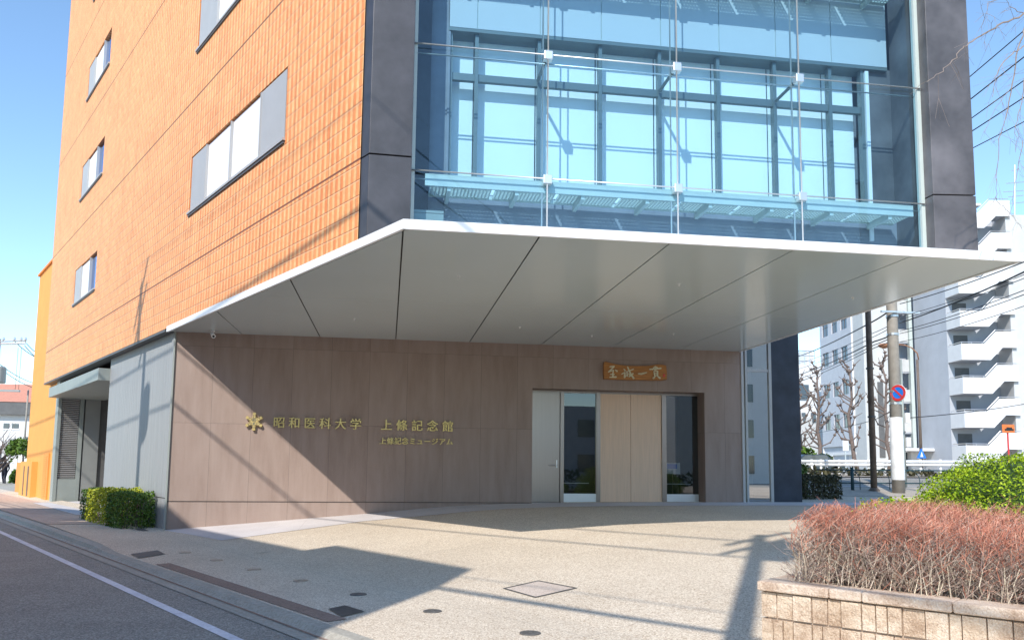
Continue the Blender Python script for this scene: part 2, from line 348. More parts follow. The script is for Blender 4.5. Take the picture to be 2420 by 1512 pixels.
def text_mesh(name, body, size, depth, m, parent, f, bold=0.0, twin=None):
    """a character as a mesh; f maps (x right, z up, y toward the viewer)"""
    cu = bpy.data.curves.new(name, 'FONT'); cu.body = body; cu.size = size; cu.extrude = depth; cu.offset = bold; cu.align_x = 'CENTER'; cu.resolution_u = 3
    t = bpy.data.objects.new(name, cu); C.objects.link(t); bpy.context.view_layer.update()
    me = bpy.data.meshes.new_from_object(t.evaluated_get(bpy.context.evaluated_depsgraph_get())); C.objects.unlink(t); bpy.data.objects.remove(t)
    me.name = name
    if twin:                                   # a second, slightly shifted stroke set thickens the character
        b = MB(); vs = [v.co[:] for v in me.vertices]; fs = [tuple(p.vertices) for p in me.polygons]
        b.add([(x-twin[0]/2, y, z) for x, y, z in vs], fs); b.add([(x+twin[0]/2, y+twin[0]*.15, z+(twin[1] if z > 0 else -twin[1])) for x, y, z in vs], fs)
        me = bpy.data.meshes.new(name); me.from_pydata(b.v, [], b.f); me.update()
    for v in me.vertices: v.co = Vector(tuple(map(float, f(v.co.x, v.co.y, v.co.z))))
    me.materials.clear(); return link(name, me, m, parent)

# ================================================================== GROUND
far = np.concatenate([np.linspace(-400, -40, 10), np.arange(-36, 70, 1.5), np.linspace(75, 900, 12)])
base = sheet('ground', far, np.concatenate([[-600, -200, -60], np.arange(-30, 50, 2.0), [70, 120, 300, 700]]), lambda t, d: (hz(t, d) if d > -1 else -.12)-.10, 'gutter'); struct(base)
ts = np.arange(-16, 90, .5)
struct(sheet('road', np.concatenate([np.linspace(-60, -17, 12), ts, np.linspace(92, 200, 8)]), [-30, -8.2, -5, -3, -1.5, -.5, -.15], lambda t, d: -.10, 'asphalt'))
# gutter apron with a kerb: one sheet following the kerb's section
def kerbz(t, d):
    hgt = ip(t, [8.2, 9.6, 14, 60], [0, .07, .09, .09])
    return ip(d, [-.22, -.02, .03, .06, .16, .20], [-.092, -.095, -.06, -.035+hgt*.6, -.03+hgt, -.03+hgt])
struct(sheet('gutter', ts, [-.22, -.18, -.1, -.02, .03, .06, .10, .16, .20], kerbz, 'gutter'))
struct(sheet('sidewalk', np.concatenate([ts[ts >= 6.4]]), [.20, .6, 1.0, 1.5, 2.0, 2.4, 3.0], lambda t, d: hz(t, d, .004+ip(t, [8.2, 9.6, 14], [0, .07, .09])*ip(d, [.2, 1.9], [1, 0])), 'paving'))
struct(sheet('path', np.arange(15, 80, .5), [.22, .8, 1.5, 2.0, 2.3], lambda t, d: hz(t, d, .012+.09*ip(d, [.2, 1.9], [1, 0])), 'pink_paver'))
struct(sheet('forecourt', np.arange(-18, 6.51, .5), [.20]+list(np.arange(.7, 26, .5)), lambda t, d: hz(t, d, .004), 'paving'))
fx = np.arange(-9, 30, .5); fy = np.arange(8, 27, .5)
def xy(a, b, c): return np.array([a, b, c])
struct(sheet('forecourt', np.arange(6.5, 18, .5), np.arange(3.0, 14, .5), lambda t, d: hz(t, d, .004), 'paving'))
def xy(a, b, c): return np.array([a, b, c])
def line_strip(name, d0, d1, t0, t1, m, dz, zf=None):
    return struct(sheet(name, np.arange(t0, t1, .4), [d0, d1], zf or (lambda t, d: -.10+dz), m))
line_strip('road_edge_line', -.77, -.65, -20, 80, 'line', .005)
line_strip('drain_strip', .24, .47, .1, 6.4, 'brown_strip', 0, lambda t, d: hz(t, d, .010))
line_strip('kerb_shade', -.045, .0, -18, 60, 'brown_strip', .0, lambda t, d: -.089)  # shade along the kerb foot, laid on as a dark brown strip
# pale stone border along the wall foot
b = MB(); e0 = [(-5.25, 20.32), (-3.5, 20.32), (-.5, 20.32), (3, 20.32), (9.4, 20.32), (13, 20.4)]; e1 = [(-4.58, 19.38), (-3.34, 17.5), (-.5, 18.8), (3, 18.95), (9.4, 18.95), (13, 18.95)]
def lerp(a, b_, t): return (a[0]+(b_[0]-a[0])*t, a[1]+(b_[1]-a[1])*t)
for i in range(5):
    for k in range(6):
        for j in range(4):
            q = []
            for (kk, jj) in ((k, j), (k+1, j), (k+1, j+1), (k, j+1)):
                p = lerp(lerp(e0[i], e0[i+1], kk/6), lerp(e1[i], e1[i+1], kk/6), jj/4); q.append((p[0], p[1], H(*p)+.011))
            b.quad(*q)
struct(b.build('stone_border', 'border'))
# cross street beyond the forecourt
struct(sheet('street', np.arange(9, 220, 3.0), np.arange(29.5, 40.6, 1.0), lambda x, y: H(x, y)+.004, 'asphalt', xy))
for k, y in enumerate((30.2, 39.6)):
    struct(sheet('street_line', np.arange(10, 120, 2.0), [y, y+.2], lambda x, yy: H(x, yy)+.010, 'line', xy))
struct(sheet('pavement', np.arange(9, 120, 2.0), [24.0, 25.5, 27, 28.5, 29.5], lambda x, y: H(x, y)+.012, 'walk', xy))
struct(sheet('far_pavement', np.arange(9, 160, 2.0), np.arange(40.6, 70, 2.0), lambda x, y: H(x, y)+.06, 'walk', xy))

# ================================================================== MAIN BUILDING
MBd = thing('main_building', 'large building with orange tiled side wall, glazed front and white canopy', 'building', (0.12, 10.6, 0))
def part(b, name, m, **k): return b.build(name, m, MBd, **k)
ZS, ZF, ZT = 4.77, 4.905, 24.0
def LPo(s, o, z): return LP(s, -o, z)
wins = [(4.23, 9.83, 7.38, 8.76), (4.6, 9.83, 11.37, 12.75)] + [(20.0, 23.72, z, z+1.32) for z in (7.33, 11.30, 15.20, 19.2)]
b = MB().holes(LPo, (1.29, 29.2), (4.86, ZT), wins, .16)
b.quad(LP(1.29, 0, 4.86), LP(29.2, 0, 4.86), LP(29.2, -.4, 4.86), LP(1.29, -.4, 4.86)); b.quad(LP(29.2, 0, 4.86), LP(29.2, -12, 4.86), LP(29.2, -12, ZT), LP(29.2, 0, ZT))
part(b, 'tile_wall', 'tile', fix=False)
part(MB().hexa(LP, (11.3, 29.2), (-.36, -.005), (4.80, 4.856)), 'edge_trim', 'window_frame')
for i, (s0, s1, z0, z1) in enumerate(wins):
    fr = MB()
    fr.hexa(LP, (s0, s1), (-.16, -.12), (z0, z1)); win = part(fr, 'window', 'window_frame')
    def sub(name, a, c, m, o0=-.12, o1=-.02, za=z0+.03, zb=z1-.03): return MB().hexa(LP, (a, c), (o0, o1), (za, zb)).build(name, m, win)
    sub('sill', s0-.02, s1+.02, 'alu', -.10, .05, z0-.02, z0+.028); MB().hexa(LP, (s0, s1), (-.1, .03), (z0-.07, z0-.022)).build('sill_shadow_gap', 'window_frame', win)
    if i < 2:
        cuts = [s0+.03, 5.5, 7.16, 8.74, s1-.03] if i == 0 else [s0+.03, 5.5, 7.16, 8.5, s1-.03]
        mm = ['alu', 'alu_light', 'alu_light', 'alu']; nm = ['panel', 'shutter', 'shutter', 'panel']; oo = [-.01, -.05, -.05, -.01]
    else:
        cuts = [s0+.03, 21.1, 22.62, s1-.03]; mm = ['sky_glass', 'alu_light', 'alu']; nm = ['pane', 'shutter', 'panel']; oo = [-.08, -.05, -.01]
    for k in range(len(mm)): sub(nm[k], cuts[k]+.02, cuts[k+1]-.02, mm[k], -.12, oo[k])
    for k in range(1, len(cuts)-1): sub('post', cuts[k]-.018, cuts[k]+.018, 'alu', -.12, .005)
# canopy: soffit panels, fascia
Bp, Cp, Rp, Ap = np.array([.12, 10.6]), np.array([9.40, 10.52]), np.array([9.38, 20.3]), np.array([-5.40, 20.3])
poly0 = [Bp, Cp, Rp, Ap]
def clip(poly, ax, v, keep_less):
    out = []
    for i in range(len(poly)):
        p, q = poly[i], poly[(i+1) % len(poly)]; a = (p[ax] <= v) == keep_less; bb = (q[ax] <= v) == keep_less
        if a: out.append(p)
        if a != bb: t = (v-p[ax])/(q[ax]-p[ax]); out.append(p+(q-p)*t)
    return out
inset = [Bp+np.array([.07, .06]), Cp+np.array([-.06, .06]), Rp+np.array([-.06, 0]), Ap+np.array([.09, 0])]
xs = [-6, -3.63, -1.75, .125, 2.0, 3.88, 5.75, 7.61, 9.6]; ys = [10.4, 15.55, 20.4]
sp = MB()
for i in range(8):
    for j in range(2):
        pl = inset
        for ax, v, kl in ((0, xs[i]+.012, False), (0, xs[i+1]-.012, True), (1, ys[j]+.004, False), (1, ys[j+1]-.004, True)):
            pl = clip(pl, ax, v, kl) if len(pl) > 2 else []
        if len(pl) > 2: sp.prism(pl, ZS+.012, ZS+.03)
part(sp, 'soffit', 'soffit'); part(MB().prism([Bp+.03, Cp+np.array([-.03, .03]), Rp, Ap], ZS+.035, ZS+.05), 'soffit_backing', 'gap')
for x_, y_ in ((-.8, 17.6), (1.1, 13.2), (2.9, 17.8), (4.9, 13.0), (6.6, 17.9), (8.4, 13.4), (4.8, 18.6)):
    part(MB().lathe([(.028, 0), (.028, -.006), (.012, -.01), (.011, -.035), (.018, -.037)], (x_, y_, ZS+.012), 10), 'sprinkler_head', 'white')
fb = MB()
def off_edge(p, q, t): d = (q-p)/np.linalg.norm(q-p); return np.array([-d[1], d[0]])*t
for p, q in ((Ap, Bp), (Bp, Cp), (Cp, Rp)):
    n_ = off_edge(p, q, .05); dl = (q-p)/np.linalg.norm(q-p)*.004
    fb.prism([p+dl, q-dl, q-dl+n_, p+dl+n_], ZS, ZF)
part(fb, 'fascia', 'white_panel'); part(MB().prism([Bp+.06, Cp+np.array([-.06, .06]), np.array([9.33, 13]), LP(3.2, -.06, 0)[:2]], ZF-.03, ZF-.008), 'canopy_top', 'white_panel')
# piers
PYY = 11.53
lp = [LP(1.29, -.01, 0)[:2], LP(1.04, -.01, 0)[:2], (.235, PYY), (.235, 12.6), LP(1.29, -1.2, 0)[:2]]
part(MB().prism(lp, ZF-.02, 6.13).prism(lp, 6.15, 10.18).prism(lp, 10.2, ZT), 'corner_pier', 'dark_stone', bevel=.006)
rp = [(8.765, 12.6), (8.765, PYY+.06), (9.47, PYY-.03), (9.47, 13.2)]
part(MB().prism(rp, ZF-.02, 6.13).prism(rp, 6.15, 10.18).prism(rp, 10.2, ZT), 'corner_pier', 'smeared_slate', bevel=.006)
# outer glass skin with its rods
YG, YI = 11.85, 12.55
part(MB().quad((.24, YG, ZF-.02), (8.76, YG, ZF-.02), (8.76, YG, ZT), (.24, YG, ZT)), 'glass_skin', 'glass_out')
part(MB().box((8.70, 8.765), (YG-.05, YG+.05), (ZF, ZT)).box((.235, .29), (YG-.05, YG+.05), (ZF, ZT)), 'glass_channel', 'shelf')
rx = [2.345, 4.455, 6.565]
for x in rx:
    rd = part(MB().tube([(x-.02, YG-.07, ZF-.1), (x-.02, YG-.07, ZT)], .013, 8).tube([(x-.075, YG+.075, ZF-.1), (x-.075, YG+.075, ZT)], .013, 8), 'vertical_rod', 'steel_bright', smooth=True)
    for z in (6.02, 8.03, 10.07):
        MB().box((x-.085, x+.05), (YG-.12, YG+.0), (z-.07, z+.07)).build('clamp', 'steel_bright', rd, bevel=.008)
        if abs(z-8.03) < .1: MB().tube([(x-.04, YG, z-.02), (x-.04, YI-.02, z-.03)], .028, 8).build('strut', 'mullion', rd)
for z in (6.02, 8.03, 10.07):
    part(MB().tube([(.24, YG-.07, z+.02), (8.75, YG-.07, z+.02)], .012, 8).tube([(.24, YG+.075, z-.06), (8.75, YG+.075, z-.06)], .012, 8), 'horizontal_rod', 'steel_bright', smooth=True)
# maintenance shelves inside the skin
for z in (5.95, 10.0):
    sh = part(MB().box((.45, 8.6), (YG+.03, YG+.06), (z-.10, z+.085)), 'walkway', 'shelf')
    MB().box((.45, 8.6), (YI-.12, YI-.08), (z-.08, z-.02)).build('back_rail', 'shelf', sh)
    g = MB(); nx = 200
    for i in range(8):
        x0 = .5+i*1.0175
        for k in range(17):
            xx = x0+.06+k*.057; g.box((xx, xx+.02), (YG+.07, YI-.12), (z-.065, z-.045))
        for k in range(9): yy = YG+.07+k*.06; g.box((x0+.03, x0+.99), (yy, yy+.026), (z-.064, z-.046))
    g.build('grating', 'shelf', sh)
    for i in range(8):
        x = .82+i*1.053
        MB().hexa(lambda a, b_, c: (x+a, YG+.06+b_*(YI-YG-.08), z-.16+c*(.1+.05*(1-b_))), (-.03, .03), (0, 1), (0, 1)).build('bracket', 'shelf', sh)
# inner facade
mx = [.85, 1.28, 2.335, 3.385, 4.43, 5.485, 6.53, 7.58, 8.2]
for zb in (8.79, 12.8):
    g = MB()
    edges = [.81]+mx[1:8]+[8.66]
    for i in range(8): g.box((edges[i]+.008, edges[i+1]-.008), (YI-.04, YI+.1), (zb, zb+1.4))
    part(g, 'spandrel_panel', 'spandrel'); part(MB().box((.81, 8.66), (YI-.035, YI+.3), (zb-.06, zb-.002)), 'spandrel_soffit', 'mullion')
    part(MB().box((.81, 8.66), (YI-.02, YI+.08), (zb+.0, zb+1.4)), 'spandrel_joint', 'shelf')
for x in mx: part(MB().box((x-.03, x+.03), (YI+.02, YI+.14), (6.0, 8.73)), 'mullion', 'mullion')
part(MB().box((.82, 8.3), (YI+.05, YI+.13), (7.93, 8.05)), 'transom', 'mullion')
for i in range(8): part(MB().quad((mx[i]+.03, YI+.1, 5.6), (mx[i+1]-.03, YI+.1, 5.6), (mx[i+1]-.03, YI+.1, 8.73), (mx[i]+.03, YI+.1, 8.73)), 'window_pane', 'glass_in')
for i in range(8): part(MB().box((mx[i]-.01, mx[i+1]-.03), (YI+.29, YI+.30), (5.5, 8.8)), 'roller_blind', 'blind')
part(MB().box((.2, .80), (YI, YI+.2), (ZF-.1, ZT)).box((.80, .84), (YI-.02, YI+.2), (5.6, ZT)), 'inner_side_panel', 'inner_wall')
part(MB().box((.2, 8.9), (YI+.02, YI+.2), (ZF-.1, 6.0)), 'inner_base_wall', 'inner_wall')
part(MB().box((8.22, 8.9), (YI+.05, YI+.2), (5.62, 8.79)), 'inner_end_panel', 'smeared_slate'); part(MB().box((8.235, 8.30), (YI-.02, YI+.04), (5.6, 8.7)), 'end_post', 'alu_light')
part(MB().box((.25, 8.9), (YI+.5, YI+.6), (4.9, ZT)), 'room_wall', 'inner_wall')
part(MB().box((.26, .75), (12.0, 12.02), (5.05, 5.45)).box((.26, .75), (12.0, 12.03), (5.46, 5.5)), 'vent_grille', 'green_grey')
# body behind
body = [(.3, 13.25), LP(2.6, -1.6, 0)[:2], LP(29.1, -.5, 0)[:2], LP(29.1, -14, 0)[:2], (9.45, 40), (9.45, 13.3), (8.9, 13.2)]
part(MB().prism(body, 5.2, ZT-.1), 'upper_body', 'dark_stone')
# stone entrance wall
def SW(x, o, z): return (x, 20.3+o, z)
DX0, DX1, DZ1 = 3.66, 8.33, 3.64
part(MB().holes(SW, (-5.17, 9.37), (-.4, ZS+.1), [(DX0, DX1, -.4, DZ1)], .5), 'stone_wall', 'stone', fix=False)
part(MB().box((9.37, 9.44), (20.27, 20.5), (.3, ZS+.1)), 'wall_end_trim', 'alu')
part(MB().box((-5.17, 3.6), (20.285, 20.3), (.697, .707)), 'base_joint', 'gap')
# corner return and grey street wall
gp = MB(); sN = 36
for i in range(sN):
    a, c = 11.05+i*(18.0-11.05)/sN, 11.05+(i+1)*(18.0-11.05)/sN
    gp.hexa(LP, (a+.004, c-.004), (-.5, -.22), (-.3, 4.82))
gpo = part(gp, 'grey_wall', 'grey_panel'); MB().hexa(LP, (11.05, 18.0), (-.5, -.228), (-.3, 4.8)).build('wall_backing', 'grey_metal', gpo); MB().hexa(LP, (11.06, 13.2), (-.25, -.214), (.76, .775)).build('joint', 'gap', gpo)
part(MB().prism([LP(11.05, -.22, 0)[:2], LP(11.05, -.5, 0)[:2], (-5.18, 20.9), (-5.18, 20.26)], -.3, 4.8).box((-5.2, -5.16), (20.24, 20.3), (-.3, 4.75)), 'corner_strip', 'green_grey')
# service recess
rc = MB()
rc.hexa(LP, (17.9, 28.2), (-3.2, -3.0), (-.3, 4.82)).hexa(LP, (17.95, 18.05), (-3.0, -.5), (-.3, 4.82))
part(rc, 'recess_wall', 'grey_metal'); part(MB().hexa(LP, (18.0, 28), (-3.2, -.5), (4.3, 4.36)), 'recess_ceiling', 'green_grey')
part(MB().hexa(LP, (26.75, 27.35), (-.34, -.22), (-.3, 4.82)), 'grey_frame', 'green_grey')
part(MB().hexa(LP, (18.0, 26.9), (-1.9, .12), (4.12, 4.50)), 'entrance_canopy', 'green_grey', bevel=.01)
lv = MB()
for k in range(44):
    z = .98+k*.074
    lv.hexa(lambda a, b_, c: LP(26.9-.02+b_*.05-.06, a, z+c*.022-b_*.03), (-.98, -.36), (0, 1), (0, 1))
lvp = part(lv, 'louvre_screen', 'alu'); MB().hexa(LP, (26.78, 26.86), (-1.0, -.34), (-.2, .94)).build('screen_panel', 'green_grey', lvp); MB().hexa(LP, (26.76, 26.9), (-1.14, -1.0), (-.2, 4.3)).build('screen_frame', 'green_grey', lvp); MB().hexa(LP, (26.95, 27.0), (-1.1, -.34), (-.2, 4.3)).build('screen_back', 'gap', lvp)
part(MB().hexa(LP, (26.8, 26.88), (-1.75, -1.2), (-.2, 4.25)), 'service_door', 'grey_metal'); part(MB().hexa(LP, (26.9, 27.1), (-3.0, -1.1), (-.2, 4.3)), 'recess_end_wall', 'dark_grey')
part(MB().hexa(LP, (20.5, 26.6), (-2.99, -2.94), (.9, 3.6)), 'service_window', 'glass_bg')
struct(sheet('recess_paving', np.arange(18.1, 27.0, .6), [-3.0, -2, -1, -.3, .45], lambda s, o: .03+H(*LP(s, o, 0)[:2])*.3, 'border', lambda s, o, z: LP(s, o, z)))
# entrance
YD = 20.75
def X(px, Y=YD): return float(at(px, 1050, Y)[0])
GZ = .69
part(MB().box((3.5, 8.5), (YD+1.6, YD+1.7), (.4, 4)).box((3.5, 3.6), (YD+.1, YD+1.6), (.4, 4)).box((8.35, 8.45), (YD+.1, YD+1.6), (.4, 4)).box((3.5, 8.5), (YD+.1, YD+1.6), (3.7, 3.8)), 'vestibule', 'dark_grey')
part(MB().box((3.5, 8.5), (20.31, YD+1.6), (.5, .70)), 'door_sill', 'border')
part(MB().box((DX0, DX1), (YD-.04, YD+.06), (3.58, 3.66)), 'door_head', 'steel')
x1, x2, x3, x4, x5, x6 = X(1323), X(1329), X(1408), X(1415), X(1564), X(1571)
sd = part(MB().box((DX0+.01, x1-.01), (YD-.03, YD+.02), (.705, 3.58)), 'steel_door', 'steel', bevel=.004)
MB().tube([(x1-.09, YD-.03, 1.665), (x1-.09, YD-.09, 1.665), (x1-.30, YD-.09, 1.665)], .011, 8).box((x1-.10, x1-.075), (YD-.04, YD-.03), (1.60, 1.80)).build('handle', 'steel_bright', sd)
for a, c in ((x1, x2), (x3, x4), (x5-.01, x6)): part(MB().box((a, c+.03), (YD-.06, YD+.05), (.70, 3.6)), 'door_post', 'steel', bevel=.004)
for a, c in ((x2+.03, x3), (x6+.03, DX1-.02)):
    gpn = part(MB().quad((a, YD, .93), (c, YD, .93), (c, YD, 3.58), (a, YD, 3.58)), 'glass_panel', 'glass_dark'); MB().box((a, c), (YD-.02, YD+.02), (.705, .93)).build('kick_plate', 'steel_bright', gpn)
    MB().box((a, c-.15), (YD+.15, YD+.19), (1.19, 1.21)).build('rail', 'steel_bright', gpn)
xm = (x4+x5)/2
for a, c in ((x4+.035, xm-.004), (xm+.004, x5-.015)): part(MB().box((a, c), (YD-.02, YD+.02), (.71, 3.585)), 'wooden_door', 'wood_door', bevel=.003)
# rear wing seen past the entrance: narrow glazing and dark slab
YW = 20.6
gx0, gx1, gx2 = float(at(1766, 1000, YW)[0]), float(at(1822, 1000, YW)[0]), float(at(1891, 1000, YW)[0])
part(MB().quad((gx0, YW, .75), (gx1-.06, YW, .75), (gx1-.06, YW, 9), (gx0, YW, 9)), 'side_glazing', 'glass_mirror'); part(MB().box((gx1-.06, gx1+.02), (YW-.05, YW+.08), (.6, 9)).box((gx0-.06, gx0), (YW-.05, YW+.08), (.6, 9)).box((gx0, gx1-.06), (YW-.03, YW+.05), (4.28, 4.36)), 'glazing_frame', 'alu')
part(MB().box((gx0, gx1-.06), (YW-.03, YW+.06), (.6, .75)), 'glazing_sill', 'alu')
part(MB().box((gx0-.2, gx2), (YW+1.2, YW+1.3), (.5, 9)), 'glazing_back_wall', 'off_white'); part(MB().box((gx1+.02, gx2), (YW-.02, YW+8), (.3, 9)), 'end_slab', 'blue_stone', bevel=.01)

# ------------------------------------------------------------------ signs on the stone wall
def sign_line(body, pxs, pys, size, label, name):
    t = thing(name, label, 'lettering', at(pxs[0], pys[0], 20.3))
    n = len(body)
    for i, ch in enumerate(body):
        if ch == ' ': continue
        u = i/(n-1); p = at(pxs[0]+(pxs[1]-pxs[0])*u, pys[0]+(pys[1]-pys[0])*u, 20.25)
        text_mesh('letter', ch, size, .022, 'gold', t, lambda x, y, z, p=p: (p[0]+x, 20.262-z, p[2]-size*.36+y), 0, (size*.032, .0016))
sign_line('昭和医科大学 上條記念館', (659.5, 1058.5), (998, 1007.5), .29, 'upper row of large gold characters on the brown stone wall', 'wall_lettering')
sign_line('上條記念ミュージアム', (905, 1062.5), (1041.5, 1043.5), .18, 'lower row of small gold characters on the brown stone wall', 'wall_lettering')
ec = at(600, 995.5, 20.2); em = thing('emblem', 'gold six armed star emblem on the sunlit stone wall', 'emblem', ec)
b = MB(); db = MB()
for k in range(6):
    a = k*math.pi/3+math.pi/2; ca, sa = math.cos(a), math.sin(a)
    def pt(r, w_, y): return (ec[0]+r*ca-w_*sa, y, ec[2]+r*sa+w_*ca)
    out = [(0, -.03), (.06, -.042), (.105, -.045), (.155, -.030), (.18, -.036), (.205, -.034), (.222, -.015), (.214, 0), (.222, .015), (.205, .034), (.18, .036), (.155, .030), (.105, .045), (.06, .042), (0, .03)]
    yo = 20.255-.002*k*0-.0015*(k % 2)
    b.prism(out, 0, 1, lambda r, w_, z: pt(r, w_, 20.22-.0012*k if z < .5 else 20.285))
    for (r, w_, l) in ((.10, .026, .017), (.10, -.026, .017), (.145, .018, .015), (.145, -.018, .015), (.075, 0, .012)):
        db.prism([(r-l, w_-.006), (r+l, w_-.006), (r+l, w_+.006), (r-l, w_+.006)], 0, 1, lambda r_, w2, z: pt(r_, w2, 20.208 if z < .5 else 20.216))
b.build('star', 'gold', em); db.build('inlay', 'brown_metal', em)
text_mesh('inlay', '昭', .095, .002, 'dark_grey', em, lambda x, y, z: (ec[0]+x, 20.209-z, ec[2]-.0+y)); text_mesh('inlay', '大', .085, .002, 'dark_grey', em, lambda x, y, z: (ec[0]+x, 20.209-z, ec[2]-.078+y))
# wooden plaque, traced from the crop (2380..2720 x 1400..1560 px), brush strokes as tapered bars
def PZ(zx, zy, y=20.2):
    return at((2380+zx*340/2420)/1.69256, (1400+zy*160/1139)/1.69256, y)
pq = thing('wall_plaque', 'amber wooden plaque with four pale brushed characters above the doors', 'plaque', PZ(1150, 840))
outl = [(262, 345), (300, 320), (430, 360), (600, 400), (800, 430), (1000, 445), (1250, 450), (1450, 445), (1650, 425), (1800, 405), (1920, 410), (2030, 435), (2050, 640), (2050, 840), (1900, 860), (1600, 858), (1200, 850), (800, 845), (450, 830), (262, 820), (250, 600)]
pb = MB(); P2 = [PZ(*p) for p in outl]; n = len(P2)
pb.add([(p[0], 20.2, p[2]) for p in P2]+[(p[0], 20.295, p[2]) for p in P2], [tuple(range(n)), tuple(range(n, 2*n))[::-1]]+[(i, (i+1) % n, n+(i+1) % n, n+i) for i in range(n)])
pb.build('board', 'plaque', pq, bevel=.008)
ST = {'zhi': [[(425, 475, 22), (540, 465, 26)], [(530, 480, 24), (450, 560, 22), (385, 620, 24)], [(385, 620, 22), (520, 570, 20)], [(520, 570, 18), (505, 680, 24), (510, 770, 24)], [(575, 565, 16), (625, 600, 30)], [(435, 690, 18), (545, 690, 18)], [(420, 770, 18), (590, 765, 34)]],
      'cheng': [[(820, 540, 14), (855, 585, 26)], [(760, 680, 18), (850, 635, 22)], [(850, 640, 22), (840, 770, 36)], [(840, 770, 32), (890, 720, 16)], [(905, 610, 24), (920, 740, 24)], [(920, 610, 16), (1085, 545, 22)], [(925, 480, 22), (975, 600, 26), (1040, 720, 26), (1095, 800, 36)], [(950, 670, 18), (1000, 690, 20), (975, 755, 26)], [(1075, 670, 26), (1010, 740, 18)]],
      'yi': [[(1235, 672, 22), (1320, 680, 34), (1400, 655, 30), (1468, 638, 18)]],
      'guan': [[(1560, 548, 24), (1700, 535, 26), (1870, 518, 28)], [(1640, 560, 16), (1665, 500, 18), (1715, 470, 22), (1770, 500, 20), (1730, 560, 18)], [(1715, 470, 12), (1700, 575, 14)], [(1670, 610, 16), (1700, 735, 24)], [(1680, 600, 18), (1780, 600, 22), (1775, 720, 26)], [(1700, 655, 11), (1770, 650, 11)], [(1705, 690, 11), (1770, 690, 11)], [(1710, 732, 16), (1775, 725, 16)], [(1705, 750, 18), (1660, 795, 36)], [(1780, 745, 18), (1840, 795, 36)]]}
for nm, strokes in ST.items():
    cb_ = MB(); j = 0
    for s_ in strokes:
        for (x0, y0, w0), (x1_, y1, w1) in zip(s_[:-1], s_[1:]):
            L_ = math.hypot(x1_-x0, y1-y0); ux, uy = (x1_-x0)/L_, (y1-y0)/L_; j += 1; pl = []
            for k in range(5): a = math.pi/2+math.pi*k/4; pl.append((x0+w0*.74*(ux*math.cos(a)-uy*math.sin(a)), y0+w0*.74*(uy*math.cos(a)+ux*math.sin(a))))
            for k in range(5): a = -math.pi/2+math.pi*k/4; pl.append((x1_+w1*.74*(ux*math.cos(a)-uy*math.sin(a)), y1+w1*.74*(uy*math.cos(a)+ux*math.sin(a))))
            cb_.prism(pl, 0, 1, lambda a, b_, c: tuple(np.array([PZ(a, b_)[0], 20.186-.0006*j if c > .5 else 20.199, PZ(a, b_)[2]])))
    cb_.build('character', 'cream', pq)
s0, s1 = PZ(1940, 680), PZ(1985, 765); MB().box((s0[0], s1[0]), (20.19, 20.199), (s1[2], s0[2])).build('seal_mark', 'red', pq)
# notice stand behind the right glass panel
nb = at(1590, 1107, 21.1); ns = thing('notice_stand', 'small blue and white notice board on a stand behind the right door glass', 'notice board', (nb[0], 21.1, .7))
MB().box((nb[0]-.2, nb[0]+.2), (21.08, 21.1), (nb[2]-.14, nb[2]+.16)).build('board', 'white', ns); MB().box((nb[0]-.17, nb[0]+.11), (21.07, 21.079), (nb[2]-.0, nb[2]+.13)).build('poster', 'blue', ns)
MB().tube([(nb[0], 21.12, .7), (nb[0], 21.12, nb[2])], .012).box((nb[0]-.14, nb[0]+.14), (21.02, 21.22), (.70, .72)).build('post', 'steel', ns)
# security camera below the soffit, spotlight over the service entrance
def dome_cam(loc, label, dirv, name='security_camera', cat='camera'):
    t = thing(name, label, cat, loc); l_ = np.array(loc, float); dv = np.array(dirv)/np.linalg.norm(dirv)
    MB().lathe([(.05, 0), (.05, -.03), (.02, -.04), (.015, -.09)], l_, 12).build('mount', 'white', t); MB().tube([l_+(0, 0, -.1)-dv*.09, l_+(0, 0, -.1)+dv*.1, l_+(0, 0, -.1)+dv*.13], [.045, .045, .05], 12).build('body', 'white', t, smooth=False); MB().tube([l_+(0, 0, -.1)+dv*.131, l_+(0, 0, -.1)+dv*.14], .03, 10).build('lens', 'black', t)
dome_cam(at(503, 783, 19.9)*np.array([1, 1, 0])+np.array([0, 0, ZS+.01]), 'small white bullet camera under the soffit near the left end of the stone wall', (.4, -1, -.5))
dome_cam(LP(19.0, -1.0, 4.12), 'small white spotlight under the grey service entrance canopy', (-.3, -1, -.6), 'spotlight', 'light')

# ================================================================== covers and lids in the ground
for k, (px, py) in enumerate([(437, 1306), (511, 1324), (600, 1346), (710, 1373), (847, 1405), (1022, 1445), (1253, 1497)]):
    p = G(px, py)
    o = MB().lathe([(.105, -.03), (.105, .012), (.098, .016), (.05, .017)], (0, 0, 0), 24).lathe([(.035, .0), (.035, .021)], (0, 0, 0), 6).build('round_cover', 'lid' if k < 4 else 'iron'); o.location = tuple(p)
    lab = ['first pale round cover, nearest the square iron cover at the left', 'second pale round cover from the left square iron cover, in the shade', 'third pale round cover from the left square iron cover, in the shade', 'fourth pale round cover, last of the pale ones before the dark covers', 'dark round cover next to the square iron cover at the near drain end', 'dark round cover in the sun crossed by the shadow of a cable', 'dark round cover nearest the bottom edge of the sunny forecourt'][k]
    tag(o, lab, 'ground cover', 'round ground covers along the kerb')
dq = [G(*p)+np.array([0, 0, .010]) for p in [(1187, 1391), (1272, 1372), (1366, 1390), (1265, 1413)]]
ac = thing('access_cover', 'square recessed paving cover set diagonally with a dark steel frame', 'manhole cover', dq[0])
cc = sum(dq)/4; ia = [cc+(p-cc)*.9 for p in dq]
fr = MB()
for i in range(4): fr.quad(dq[i], dq[(i+1) % 4], ia[(i+1) % 4], ia[i])
